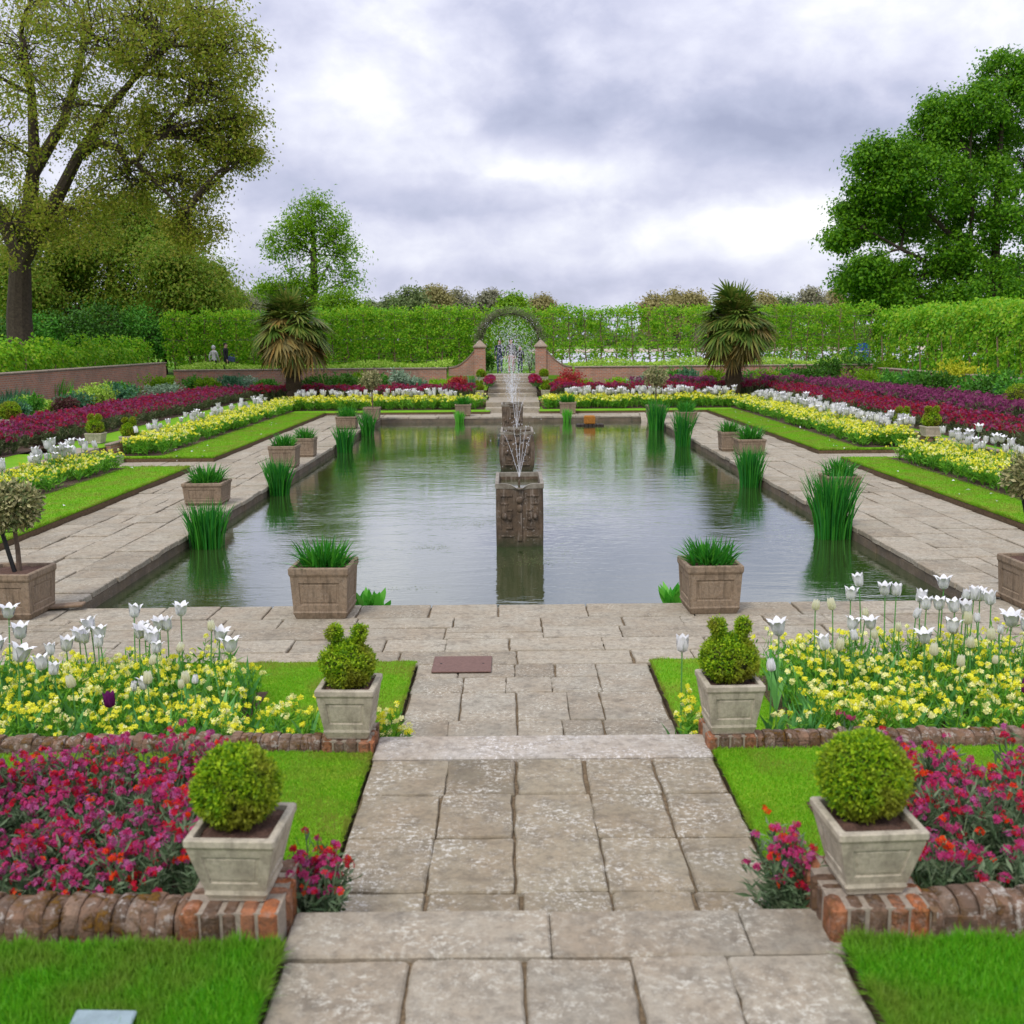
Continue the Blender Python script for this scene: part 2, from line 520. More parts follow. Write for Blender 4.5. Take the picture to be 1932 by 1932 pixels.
def water_mat():
    t = NT('pond_water')
    m1 = t.mapped((1.1, 2.6, 1))
    w1 = t.noise(1.6, 3, .55, m1, .6)
    w2 = t.noise(7.0, 3, .6, m1, .4)
    w3 = t.noise(24.0, 2, .5, m1)
    h = t.math('ADD', t.math('ADD', t.math('MULTIPLY', w1, 1.0), t.math('MULTIPLY', w2, .30)), t.math('MULTIPLY', w3, .05))
    # rings spreading from the three tanks
    for (cx, cy, am) in ((.1, 12.3, .10), (.1, 19.3, .10), (.05, 26.0, .12)):
        sp = t.n('ShaderNodeVectorMath', operation='DISTANCE')
        t.l(t.co(), sp.inputs[0])
        sp.inputs[1].default_value = (cx, cy, 0)
        d = sp.outputs['Value']
        wv = t.math('SINE', t.math('MULTIPLY', t.math('ADD', d, t.math('MULTIPLY', w1, .5)), 34.))
        fall = t.math('DIVIDE', am * .5, t.math('ADD', t.math('MULTIPLY', d, d), .5))
        h = t.math('ADD', h, t.math('MULTIPLY', wv, fall))
    calm = t.ramp(t.noise(.35, 2), [(.35, .35), (.65, 1.)])
    h = t.math('MULTIPLY', h, calm)
    nb = t.bump(h, .085, .11)
    p = t.princ((.030, .052, .014), .03, nb, .5, IOR=1.7, Coat_Weight=.8, Coat_Roughness=.02, Coat_IOR=1.7)
    t.l(nb, p.node.inputs['Coat Normal'])
    return t.done(p)


M['water'] = water_mat()


def spray_mat(name, a):
    t = NT(name)
    p = t.princ((.95, .96, .98), .25, None, .5)
    tr = t.n('ShaderNodeBsdfTransparent')
    mx = t.n('ShaderNodeMixShader')
    mx.inputs[0].default_value = a
    t.l(tr.outputs[0], mx.inputs[1])
    t.l(p, mx.inputs[2])
    return t.done(mx.outputs[0])


M['jet'] = spray_mat('water_jet', .32)
M['drop'] = spray_mat('water_drop', .5)

# ------------------------------------------------------------------ terrain
PX0, PX1, PY0, PY1 = -3.70, 3.93, 8.45, 29.9      # the pond
X0, X1 = -.64, .90                                # the axial path
LV = [(PX0, PX1, PY0, PY1, -.75), (-7.35, 7.8, 4.72, 33.0, -.06), (-10.2, 10.4, 2.84, 35.3, .20), (-12.6, 13.4, -8., 39.05, .42)]
OUT = .84


def ground():
    xs = sorted({-3000., 3000.} | {a for l in LV for a in l[:2]})
    ys = sorted({-3000., 4000.} | {a for l in LV for a in l[2:4]})
    H = {}
    for i in range(len(xs) - 1):
        for j in range(len(ys) - 1):
            cx, cy = (xs[i] + xs[i + 1]) / 2, (ys[j] + ys[j + 1]) / 2
            h = OUT
            for (a, b, c, d, z) in LV:
                if a < cx < b and c < cy < d:
                    h = z
                    break
            H[i, j] = h
    m = MB()
    V, P = [], []

    def q(*p):
        k = len(V)
        V.extend(p)
        P.append((k, k + 1, k + 2, k + 3))
    for (i, j), h in H.items():
        q((xs[i], ys[j], h), (xs[i + 1], ys[j], h), (xs[i + 1], ys[j + 1], h), (xs[i], ys[j + 1], h))
        if (i + 1, j) in H and H[i + 1, j] != h:
            g = H[i + 1, j]
            q((xs[i + 1], ys[j], h), (xs[i + 1], ys[j + 1], h), (xs[i + 1], ys[j + 1], g), (xs[i + 1], ys[j], g))
        if (i, j + 1) in H and H[i, j + 1] != h:
            g = H[i, j + 1]
            q((xs[i], ys[j + 1], h), (xs[i + 1], ys[j + 1], h), (xs[i + 1], ys[j + 1], g), (xs[i], ys[j + 1], g))
    m.add(V, P)
    t = NT('garden_ground')
    sp = t.n('ShaderNodeSeparateXYZ')
    t.l(t.co(), sp.inputs[0])
    far = t.math('GREATER_THAN', sp.outputs[2], .7)
    c = t.mix(far, t.ramp(t.noise(30, 4), [(.3, (.10, .075, .045)), (.7, (.17, .13, .085))]), t.ramp(t.noise(.4, 5), [(.3, (.09, .22, .015)), (.7, (.16, .30, .025))]))
    tag(m.build('ground', t.done(t.princ(c, .95, None, .1))), kind='structure')


ground()


def sheet(name, rects, z, mat, th=.0, rim=None, bevel=.012):
    """low slabs of turf or soil; each rectangle is (x0, x1, y0, y1)"""
    m = MB()
    for (a, b, c, d) in rects:
        if th > 0:
            m.box(a, b, c, d, z - .022, z, 0, min(bevel, .010))
            m.box(a + .004, b - .004, c + .004, d - .004, z - th, z - .0225, 1)
        else:
            m.add([(a, c, z), (b, c, z), (b, d, z), (a, d, z)], [(0, 1, 2, 3)])
    return tag(m.build(name, [mat, M['turf_edge']]), kind='structure')


def slabs(name, x0, x1, y0, y1, z, mat, wid=(.3, .42), lng=(.3, .6), axis='x', rows=None, cols=None, jc=.008, seed=0, gap=.0065, jz=.004, skip=None):
    """stone slabs laid in strips, each slab a bevelled block of its own shape"""
    rng = np.random.default_rng(seed)
    m = MB()
    A0, A1, B0, B1 = (y0, y1, x0, x1) if axis == 'x' else (x0, x1, y0, y1)
    if rows is None:
        rows = [A0]
        while rows[-1] < A1 - wid[0] * 1.4:
            rows.append(rows[-1] + rng.uniform(*wid))
        rows.append(A1)
    for r in range(len(rows) - 1):
        if cols is not None:
            cs = [c + rng.normal(0, jc) for c in cols]
            cs[0], cs[-1] = cols[0], cols[-1]
        else:
            cs = [B0]
            while cs[-1] < B1 - lng[0] * 1.5:
                cs.append(cs[-1] + rng.uniform(*lng))
            cs.append(B1)
        for k in range(len(cs) - 1):
            a0, a1, b0, b1 = rows[r], rows[r + 1], cs[k], cs[k + 1]
            parts = [(a0, a1)]
            if (a1 - a0) > .26 and (b1 - b0) > .28 and rng.random() < .10 and cols is None:
                mid = rng.uniform(.4, .6) * (a1 - a0) + a0
                parts = [(a0, mid), (mid, a1)]
            for (p0, p1) in parts:
                g = gap * rng.uniform(.4, 1.25, 4)
                p_0, p_1, b_0, b_1 = p0 + g[0], p1 - g[1], b0 + g[2], b1 - g[3]
                c = [(b_0, p_0), (b_1, p_0), (b_1, p_1), (b_0, p_1)]
                if axis == 'y':
                    c = [(y, x) for (x, y) in c]
                    c = [c[0], c[3], c[2], c[1]]
                c = np.array(c) + rng.uniform(-.006, .006, (4, 2))
                ctr = c.mean(0)
                zz = z + rng.uniform(-jz, jz)
                tx, ty = rng.normal(0, .004, 2)
                # worn outline: clipped corners and slightly wandering edges
                pts = []
                for i in range(4):
                    p, nx = c[i], c[(i + 1) % 4]
                    ln = np.linalg.norm(nx - p)
                    w = min(.2, rng.uniform(.003, .012) / ln)
                    for f in (w, .22, .4, .6, .78, 1 - w):
                        q_ = p + (nx - p) * f
                        if w < f < 1 - w:
                            q_ = q_ + rng.normal(0, .0026, 2)
                        pts.append(q_)
                pts = np.array(pts)
                e = rng.uniform(.004, .009)
                inn = pts + (ctr - pts) / np.linalg.norm(ctr - pts, axis=1, keepdims=True) * e
                lift = lambda q, dz: np.column_stack([q, zz + dz + (q[:, 0] - ctr[0]) * tx + (q[:, 1] - ctr[1]) * ty])
                m.rings([lift(pts, -.05), lift(pts, -.007), lift(inn, 0)], 0, False, True)
    return tag(m.build(name, mat), kind='structure')


# joint bedding just under the slabs
sheet('path_bedding', [(X0, X1, .3, 2.93)], .452, M['joint'])
sheet('path_bedding', [(X0, X1, 2.93, 4.83)], .262, M['joint'])
sheet('path_bedding', [(X0, X1, 4.83, 6.85), (-5.4, 5.7, 6.85, PY0), (-5.4, PX0, PY0, 31.0), (PX1, 5.7, PY0, 31.0), (PX0, PX1, PY1, 31.0), (-7.3, -5.4, 17.75, 19.2), (5.7, 7.75, 18.3, 19.65)], -.018, M['joint'])
slabs('path', X0, X1, .35, 2.685, .47, M['paving'], cols=[X0, -.29, .02, .31, .58, X1], rows=[.35, .8, 1.2, 1.62, 2.05, 2.36, 2.685], seed=3, gap=.006)
slabs('path', X0, X1, 2.96, 4.545, .28, M['paving_dark'], cols=[X0, -.30, .01, .32, .62, X1], rows=[2.96, 3.38, 3.78, 4.17, 4.545], seed=4, gap=.006)
slabs('path', X0, X1, 4.84, 6.86, 0, M['paving'], rows=[4.84, 5.30, 5.79, 6.28, 6.58, 6.86], cols=[X0, -.33, .0, .29, .57, X1], jc=.035, seed=11, gap=.005)
slabs('pavement', -5.4, 5.7, 6.86, PY0 + .03, 0, M['paving_pale'], rows=[6.86, 7.16, 7.47, 7.78, 8.07, PY0 + .03], lng=(.42, .85), seed=12, gap=.006)
slabs('pavement', -5.4, PX0 + .04, PY0 + .03, 31.0, 0, M['paving_pale'], axis='y', rows=[-5.4, -5.0, -4.55, -4.15, PX0 + .04], lng=(.26, .7), seed=13, jz=.008, gap=.010)
slabs('pavement', PX1 - .04, 5.7, PY0 + .03, 31.0, 0, M['paving_pale'], axis='y', rows=[PX1 - .04, 4.34, 4.78, 5.25, 5.7], lng=(.26, .7), seed=14, jz=.008, gap=.010)
slabs('pavement', PX0 + .04, PX1 - .04, PY1 - .03, 31.0, 0, M['paving_pale'], rows=[PY1 - .03, 30.4, 31.0], lng=(.5, .9), seed=15)
slabs('path', -7.3, -5.4, 17.8, 19.18, 0, M['paving_pale'], wid=(.4, .5), lng=(.4, .7), seed=16)
slabs('path', 5.7, 7.75, 18.35, 19.62, 0, M['paving_pale'], wid=(.4, .5), lng=(.4, .7), seed=17)

# long step stones
def steps(name, pieces, mat, seed):
    m = MB()
    for (a, b, c, d, z0, z1) in pieces:
        m.box(a + .0015, b - .0015, c, d, z0, z1, 0, .007)
    return tag(m.build(name, mat), kind='structure')


steps('path_step', [(-.655, .10, 2.69, 2.925, .30, .474), (.10, .66, 2.69, 2.92, .30, .472), (.66, .92, 2.69, 2.92, .30, .475)], M['paving'], 1)
steps('path_step', [(-.645, .905, 4.555, 4.825, .1, .283)], M['step'], 2)

# pond walls and water
def pond():
    m = MB()
    rng = np.random.default_rng(8)
    for (a, b, c, d) in ((PX0 - .3, PX0 + .018, PY0, PY1), (PX1 - .018, PX1 + .3, PY0, PY1)):
        y = c
        while y < d:
            e = min(d, y + rng.uniform(.5, 1.1))
            j = rng.uniform(-.012, .012)
            m.box(a + j, b + j, y, e, -.7, -.055, 0, .006)
            y = e
    for (a, b, c, d) in ((PX0, PX1, PY0 - .3, PY0 + .018), (PX0, PX1, PY1 - .018, PY1 + .3)):
        x = a
        while x < b:
            e = min(b, x + rng.uniform(.5, 1.1))
            m.box(x, e, c, d, -.7, -.055, 0, .006)
            x = e
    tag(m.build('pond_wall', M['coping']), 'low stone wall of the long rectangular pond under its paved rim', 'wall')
    m = MB()
    m.add([(PX0 - .05, PY0 - .05, -.15), (PX1 + .05, PY0 - .05, -.15), (PX1 + .05, PY1 + .05, -.15), (PX0 - .05, PY1 + .05, -.15)], [(0, 1, 2, 3)])
    tag(m.build('water', M['water']), kind='structure')


pond()

# lawns and beds
sheet('lawn', [(-5.35, X0 - .015, 4.86, 6.84), (X1 + .015, 5.65, 4.86, 6.84)], .03, M['lawn'], .08)
sheet('lawn', [(-5.5, X0 - .015, 2.98, 4.64), (X1 + .015, 5.8, 2.98, 4.64)], .285, M['lawn'], .08)
sheet('lawn', [(-5.5, X0 - .01, .3, 2.69), (X1 + .01, 5.8, .3, 2.69)], .50, M['lawn'], .1)
LAWN_SIDE = [(-7.3, -5.42, 6.84, 17.78), (-7.3, -5.42, 19.2, 31.02), (5.72, 7.75, 6.84, 18.33), (5.72, 7.75, 19.64, 31.02), (-7.3, -.62, 31.02, 33.0), (.82, 7.75, 31.02, 33.0)]
sheet('lawn', LAWN_SIDE, .08, M['lawn'], .12)
sheet('lawn', [(-10.15, -7.4, 4.6, 18.0), (-10.15, -7.4, 19.1, 35.2), (7.85, 10.35, 4.6, 18.5), (7.85, 10.35, 19.6, 35.2), (-7.4, -.7, 33.1, 35.2), (.9, 7.85, 33.1, 35.2)], .285, M['lawn'], .06)
sheet('lawn', [(-12.5, -10.25, 2.7, 38.9), (10.45, 13.3, 2.7, 38.9), (-10.25, -.8, 35.35, 38.9), (.95, 10.45, 35.35, 38.9)], .50, M['lawn'], .06)
BEDS0 = [(-5.2, -1.50, 4.87, 6.22), (-1.50, X0 - .02, 4.87, 5.20), (1.50, 5.5, 4.87, 6.45), (X1 + .02, 1.50, 4.87, 5.18)]
sheet('flower_bed', BEDS0, .036, M['soil'])
sheet('flower_bed', [(-5.2, -1.10, 2.99, 4.02), (-1.10, X0 - .02, 2.99, 3.22), (1.18, 5.5, 2.99, 4.05), (X1 + .02, 1.18, 2.99, 3.2)], .290, M['soil'])
sheet('flower_bed', [(-7.28, -6.45, 8.0, 17.6), (-7.28, -6.45, 19.5, 32.9), (6.45, 7.73, 8.0, 18.1), (6.55, 7.73, 19.9, 32.9), (-6.45, -.8, 31.75, 32.9), (.95, 6.55, 31.75, 32.9)], .086, M['soil'])
sheet('flower_bed', [(-10.1, -8.4, 8, 34.9), (8.2, 10.3, 8, 34.9), (-8.3, -1.1, 33.7, 34.9), (1.2, 8.55, 33.7, 34.9)], .291, M['soil'])
sheet('flower_bed', [(-12.5, -10.4, 10, 38.8), (10.55, 13.3, 10, 38.8), (-10.4, -1.4, 35.6, 38.8), (1.5, 10.55, 35.6, 38.8)], .506, M['soil'])


# ------------------------------------------------------------------ grass
def grass(name, rects, z, n, h, mat, seed, w=.0045, lean=.6, edge=None):
    rng = np.random.default_rng(seed)
    ar = np.array([(b - a) * (d - c) for a, b, c, d in rects])
    m = MB()
    for (a, b, c, d), k in zip(rects, (n * ar / ar.sum()).astype(int)):
        P = np.column_stack([rng.uniform(a, b, k), rng.uniform(c, d, k), np.full(k, z - .002)])
        H = h * rng.uniform(.5, 1.25, k)
        ln = rng.normal(0, 1, (k, 3)) * (H * lean * .6)[:, None]
        m.blades(P, H, w * rng.uniform(.7, 1.3, k), ln, 2, 1.7, 0)
    return tag(m.build(name, mat), kind='stuff')


grass('grass', [(-1.75, X0 - .005, 2.15, 2.70)], .50, 42000, .040, M['grass_deep'], 1, .0040)
grass('grass', [(X1 + .005, 1.9, 2.15, 2.70)], .50, 40000, .036, M['grass_deep'], 2, .0040)
grass('grass', [(-1.1, X0 - .02, 3.22, 4.02), (-2.9, X0 - .02, 4.02, 4.64)], .285, 80000, .016, M['grass'], 3, .0042)
grass('grass', [(X1 + .02, 2.4, 3.2, 4.64)], .285, 80000, .016, M['grass'], 4, .0042)
grass('grass', [(-1.5, X0 - .02, 5.2, 6.22), (-3.4, X0 - .02, 6.22, 6.83)], .03, 65000, .016, M['grass'], 5, .005)
grass('grass', [(X1 + .02, 2.4, 5.18, 6.83), (2.4, 3.4, 6.45, 6.83)], .03, 45000, .016, M['grass'], 6, .005)
grass('grass', [(-6.5, -5.42, 9.5, 17.77), (-6.5, -5.42, 19.2, 31.0)], .08, 70000, .022, M['grass'], 7, .010)
grass('grass', [(5.72, 6.5, 9.5, 18.32), (5.72, 6.6, 19.64, 31.0)], .08, 70000, .022, M['grass'], 8, .010)

def edge_grass(name, lines, z, per, h, mat, seed, w):
    rng = np.random.default_rng(seed)
    m = MB()
    for (x0, y0, x1, y1, nx, ny) in lines:
        n = int(per * math.hypot(x1 - x0, y1 - y0))
        t = rng.random(n)
        k = rng.uniform(-.012, .004, n)
        cl = .55 + .9 * np.abs(np.sin(t * 37) * np.sin(t * 11 + 1))
        P = np.column_stack([x0 + (x1 - x0) * t + nx * k, y0 + (y1 - y0) * t + ny * k, np.full(n, z - .008)])
        H = h * rng.uniform(.5, 1.3, n) * cl
        ln = np.column_stack([nx * H * rng.uniform(-.1, .9, n), ny * H * rng.uniform(-.1, .9, n), 0 * H]) + rng.normal(0, .25, (n, 3)) * H[:, None]
        m.blades(P, H, w * rng.uniform(.7, 1.3, n), ln, 2, 1.7, 0)
    return tag(m.build(name, mat), kind='stuff')


edge_grass('grass', [(X0 - .01, 2.1, X0 - .01, 2.68, 1, 0), (X1 + .01, 2.1, X1 + .01, 2.68, -1, 0), (-1.8, 2.69, X0, 2.69, 0, 1), (X1, 2.69, 2.0, 2.69, 0, 1)], .50, 2600, .040, M['grass_deep'], 21, .0042)
edge_grass('grass', [(X0 - .015, 3.0, X0 - .015, 4.62, 1, 0), (X1 + .015, 3.0, X1 + .015, 4.62, -1, 0)], .285, 1500, .020, M['grass'], 22, .0045)
edge_grass('grass', [(X0 - .015, 5.2, X0 - .015, 6.82, 1, 0), (X1 + .015, 5.2, X1 + .015, 6.82, -1, 0), (-3.4, 6.835, X0, 6.835, 0, 1), (X1, 6.835, 3.4, 6.835, 0, 1)], .03, 900, .020, M['grass'], 23, .005)
edge_grass('grass', [(-5.425, 9.5, -5.425, 17.76, 1, 0), (-5.425, 19.2, -5.425, 31, 1, 0), (5.725, 9.5, 5.725, 18.3, -1, 0), (5.725, 19.65, 5.725, 31, -1, 0), (-7.2, 17.775, -5.42, 17.775, 0, 1), (-7.2, 19.205, -5.42, 19.205, 0, -1), (5.72, 19.645, 7.6, 19.645, 0, -1)], .08, 700, .034, M['grass'], 24, .010)

# ------------------------------------------------------------------ brick edging walls
def edging(name, x0, x1, yc, zb, zt, dep, label, seed, brick=.047, mat='edging'):
    rng = np.random.default_rng(seed)
    m = MB()
    x = x0
    while x < x1 - .01:
        w = min(x1 - x, brick * rng.uniform(.85, 1.2))
        y = yc + rng.normal(0, .006)
        zz = zt + rng.normal(0, .005)
        d = dep / 2
        prof = [(-d, zb), (-d, zz - d * .75), (-d * .86, zz - d * .3), (-d * .5, zz - d * .06), (0, zz), (d * .5, zz - d * .06), (d * .86, zz - d * .3), (d, zz - d * .75), (d, zb)]
        g = .0012
        rings = [[(xx, y + a * sc, zb + (b - zb) * (1 - (1 - sc) * .4)) for a, b in prof] for xx, sc in ((x + g, .93), (x + g + .007, .99), (x + w * .5, 1.0), (x + w - g - .007, .99), (x + w - g, .93))]
        m.rings(rings, 0, True, True)
        x += w
    m.box(x0, x1, yc - dep * .44, yc + dep * .44, zb, zt - dep * .30, 0)
    return tag(m.build(name, M[mat], smooth=False), label, 'wall', 'mossy brick edging walls of the terraces')


edging('brick_edging_wall', -4.5, -.94, 2.85, .40, .566, .15, 'mossy brick edging in front of the red flowers, left foreground', 21)
edging('brick_edging_wall', 1.17, 4.8, 2.85, .40, .566, .15, 'mossy brick edging in front of the red flowers, right foreground', 22)
edging('brick_edging_wall', -4.9, -.87, 4.74, .2, .332, .115, 'lichened brick edging behind the lawn and below the left yellow flowers', 23)
edging('brick_edging_wall', 1.12, 5.2, 4.74, .2, .332, .115, 'lichened brick edging behind the lawn and below the right yellow flowers', 24)


def pier(x0, x1, y0, y1, zb, zt, label, seed, brick=.055):
    rng = np.random.default_rng(seed)
    m = MB()
    m.box(x0 + .009, x1 - .009, y0 + .009, y1 - .009, zb, zt - .0035, 1)
    for (ax, c0, c1) in (('x', x0, x1), ('y', y0, y1)):
        p = c0
        while p < c1 - .012:
            w = min(c1 - p, brick * rng.uniform(.9, 1.15))
            z = zt + rng.normal(0, .002)
            if ax == 'x':
                m.box(p + .0022, p + w - .0022, y0 + rng.uniform(-.004, .004), y0 + .09, zb, z, 0, .010)
                m.box(p + .0022, p + w - .0022, y1 - .09, y1, zb, z, 0, .010)
            elif p > y0 + .085 and p + w < y1 - .085:
                m.box(x0 + rng.uniform(-.004, .004), x0 + .09, p + .003, p + w - .003, zb, z - .002, 0, .010)
                m.box(x1 - .09, x1 + rng.uniform(-.004, .004), p + .003, p + w - .003, zb, z - .002, 0, .010)
            p += w
    return tag(m.build('brick_pier', [M['pier'], M['mortar']]), label, 'brick pier')


pier(-.945, -.655, 2.735, 3.06, .40, .575, 'red brick pier under the left foreground planter', 31)
pier(.88, 1.175, 2.735, 3.06, .40, .575, 'red brick pier under the right foreground planter', 32)
pier(-.885, -.645, 4.62, 4.88, .2, .34, 'small red brick pier under the left middle planter', 33)
pier(.89, 1.13, 4.64, 4.90, .2, .34, 'small red brick pier under the right middle planter', 34)


# ------------------------------------------------------------------ planters
def sqr(h, z, c, hy=None):
    k = h if hy is None else hy
    return [(-h + c, -k, z), (h - c, -k, z), (h, -k + c, z), (h, k - c, z), (h - c, k, z), (-h + c, k, z), (-h, k - c, z), (-h, -k + c, z)]


def panel_side(m, a, b, c, d, nrm, inset, depth, mat=0):
    a, b, c, d = map(np.array, (a, b, c, d))
    nrm = np.array(nrm, float)
    ctr = (a + b + c + d) / 4
    lerp = lambda p, k, o: p + (ctr - p) * k + nrm * o
    bil = lambda u, v, o: (a * (1 - u) + b * u) * (1 - v) + (d * (1 - u) + c * u) * v + nrm * o
    lv = [(0, 0, 0), (inset, inset * 1.25, 0), (inset + .012, inset * 1.25 + .016, -depth), (inset + .05, inset * 1.25 + .065, -depth), (inset + .06, inset * 1.25 + .08, -depth * .6)]
    rings = [[bil(u, v, o), bil(1 - u, v, o), bil(1 - u, 1 - v, o), bil(u, 1 - v, o)] for u, v, o in lv]
    m.rings(rings, mat, False, True)


def planter(loc, T, B, H, mat, label, rz=0., rim_h=.05, base_h=.05, wall=.035, name='stone_planter', group=None, soil=.03):
    r = empty(name, loc, label, 'planter', group, rz)
    c = T * .04
    m = MB()
    zb, zt = base_h, H - rim_h
    w = lambda z: B + (T * .95 - B) * (z - zb) / (zt - zb)
    b0, t0 = w(zb), w(zt)
    pans = []
    cs = [(-1, -1), (1, -1), (1, 1), (-1, 1)]
    for i in range(4):
        p, q = cs[i], cs[(i + 1) % 4]
        nr = ((p[0] + q[0]) / 2, (p[1] + q[1]) / 2, -.15)
        pm = MB() if loc[1] < 15 else m
        panel_side(pm, (p[0] * b0, p[1] * b0, zb), (q[0] * b0, q[1] * b0, zb), (q[0] * t0, q[1] * t0, zt), (p[0] * t0, p[1] * t0, zt), nr, .14, H * .022)
        if pm is not m:
            pans.append(pm)
    if pans:
        m.box(-b0 * .9, b0 * .9, -b0 * .9, b0 * .9, zb, zb + .01)
    bd = m.build('body', mat, r)
    for pm in pans:
        pm.build('side_panel', mat, bd)
    m = MB()
    e = T * .03
    Ti = T - wall
    m.rings([sqr(T * .95, zt - .001, c), sqr(T - e, zt + .004, c), sqr(T, zt + rim_h * .3, c), sqr(T, H - e, c), sqr(T - e, H, c), sqr(Ti + e * .5, H, c), sqr(Ti, H - e * .5, c), sqr(Ti * .93, H - soil - .05, c)], 0)
    m.build('rim', mat, r)
    m = MB()
    m.rings([sqr(B * .93, 0, c), sqr(B * .95, .008, c), sqr(B * 1.03, base_h - .012, c), sqr(B * 1.0, base_h + .001, c)], 0, True)
    m.build('plinth', mat, r)
    m = MB()
    rng = np.random.default_rng(int(abs(loc[0] * 100 + loc[1] * 10)))
    g = 9
    u = np.linspace(-1, 1, g)
    v = np.array([(x * Ti * .97, y * Ti * .97, H - soil + rng.uniform(-.008, .008)) for y in u for x in u])
    m.add(v, [(j * g + i, j * g + i + 1, (j + 1) * g + i + 1, (j + 1) * g + i) for j in range(g - 1) for i in range(g - 1)])
    m.build('soil', M['potting'], r)
    return r


# ------------------------------------------------------------------ leafy shapes
def sphere_pts(rng, n):
    return unit(rng.normal(size=(n, 3)))


def leaf_shell(m, rng, c, rad, n, L, W, mat=0, lo=.86, hi=1.03, sprig=6, bumps=.06, down=-1.0):
    """sprigs of small leaves over a rounded surface (rad: 3 radii)"""
    rad = np.asarray(rad, float)
    d = sphere_pts(rng, n)
    d = d[d[:, 2] > down]
    k = len(d)
    ph = rng.uniform(0, 6.28, 3)
    lump = 1 + bumps * (np.sin(d[:, 0] * 5 + ph[0]) * np.sin(d[:, 1] * 5 + ph[1]) + np.sin(d[:, 2] * 6 + ph[2]) * .6)
    base = np.asarray(c) + d * rad * (rng.uniform(lo, hi, k) * lump)[:, None]
    nrm = unit(d / rad)
    P = np.repeat(base, sprig, 0)
    Nn = np.repeat(nrm, sprig, 0)
    D = unit(Nn * .75 + rng.normal(size=P.shape) * .65)
    P = P + rng.normal(size=P.shape) * L * .35
    m.leaves(P, L * rng.uniform(.7, 1.3, len(P)), W * rng.uniform(.8, 1.2, len(P)), D, unit(Nn + rng.normal(size=P.shape) * .6), mat)


def box_ball(loc, r, label, seed, n=2600, L=.017, name='box_ball'):
    rng = np.random.default_rng(seed)
    o = empty(name, loc, label, 'topiary', 'clipped box balls in planters' if name == 'box_ball' else None)
    m = MB()
    c = (0, 0, r * .93)
    m.ball(c, r * .86, 20, 14, 1, 1.0, .03, rng)
    leaf_shell(m, rng, c, (r, r, r * .98), n, L, L * .55, 0, .80, 1.035, 7, .025)
    m.build('crown', [M['box'], M['box_core']], o)
    m = MB()
    m.tube([(0, 0, -.03), (0, 0, r * .3)], [r * .09, r * .08], 6)
    m.build('stem', M['twig'], o)
    return o


def bird_box(loc, r, label, seed, n=1300, L=.016, flip=1):
    rng = np.random.default_rng(seed)
    o = empty('bird_topiary', loc, label, 'topiary', 'clipped box birds in planters')
    m = MB()
    c = (0, 0, r * .80)
    m.ball(c, r * .82, 18, 12, 1, .84, .03, rng)
    leaf_shell(m, rng, c, (r * .96, r * .96, r * .82), n, L, L * .55, 0, .82, 1.05, 6, .05)
    # head on its neck and an upright tail
    for (x, z, rr, k, tall) in ((-.46 * flip, 2.02, .27, 170, .95), (.46 * flip, 1.98, .25, 170, 1.25)):
        cc = (x * r, 0, z * r)
        m.ball(cc, r * rr * .7, 10, 8, 1, tall, .05, rng)
        leaf_shell(m, rng, cc, (r * rr, r * rr * .95, r * rr * tall), k, L * .9, L * .5, 0, .75, 1.08, 6, .10)
        leaf_shell(m, rng, (x * r * .9, 0, (z - .36) * r), (r * .15, r * .15, r * .25), 60, L * .8, L * .45, 0, .6, 1.1, 6)
    leaf_shell(m, rng, (0, 0, 1.50 * r), (r * .55, r * .4, r * .16), 160, L, L * .55, 0, .7, 1.1, 6, .12)
    m.build('crown', [M['box'], M['box_core']], o)
    m = MB()
    m.tube([(0, 0, -.03), (0, 0, r * .3)], [r * .09, r * .08], 6)
    m.build('stem', M['twig'], o)
    return o


def clump(name, loc, n, H, spread, W, mat, label, cat, seed, group=None, base=.5, lean=.5, k=4, wprof=None, curve=1.8, tips=None):
    rng = np.random.default_rng(seed)
    P = np.column_stack([rng.normal(0, spread * base * .5, (n, 2)), np.zeros(n)])
    P[:, :2] = np.clip(P[:, :2], -spread * base, spread * base)
    h = H * rng.uniform(.62, 1.08, n)
    out = unit(P[:, :2] + rng.normal(0, spread * .2, (n, 2)))
    ln = np.zeros((n, 3))
    ln[:, :2] = out * (h * lean * rng.uniform(.1, 1.0, n))[:, None]
    m = MB()
    m.blades(P, h, W * rng.uniform(.75, 1.25, n), ln, k, curve, 0, wprof)
    o = m.build(name, mat, None, loc)
    return tag(o, label, cat, group)


def strap_clump(loc, r, H, label, seed, n=150):
    return clump('strap_leaf_plant', loc, int(n * 1.5), H, r, r * .095, M['strap'], label, 'plant', seed, 'strap-leaved plants in the pond planters', .8, 1.05, 4, (.8, 1, .9, .6, 0), 1.9)


# foreground and middle planters with clipped box
planter((-.79, 2.885, .577), .129, .088, .205, M['planter'], 'pale stone planter with sunk panels on the left foreground brick pier', R(-3), .030, .034, .022, soil=.016)
box_ball((-.805, 2.90, .577 + .195), .117, 'round clipped box ball in the left foreground planter', 41, 2600, .0125)
planter((1.025, 2.895, .577), .129, .088, .205, M['planter'], 'pale stone planter with sunk panels on the right foreground brick pier', R(3), .030, .034, .022, soil=.02)
box_ball((1.022, 2.935, .577 + .19), .125, 'round clipped box ball in the right foreground planter', 42, 2800, .0125)
planter((-.765, 4.745, .342), .136, .104, .240, M['planter'], 'pale stone planter on the small brick pier left of the path', R(-2), .036, .045, .026, soil=.02)
bird_box((-.77, 4.755, .342 + .222), .126, 'clipped box bird in the planter left of the path', 43, 1500, .015)
planter((1.01, 4.765, .342), .136, .104, .240, M['planter'], 'pale stone planter on the small brick pier right of the path', R(2), .036, .045, .026, soil=.02)
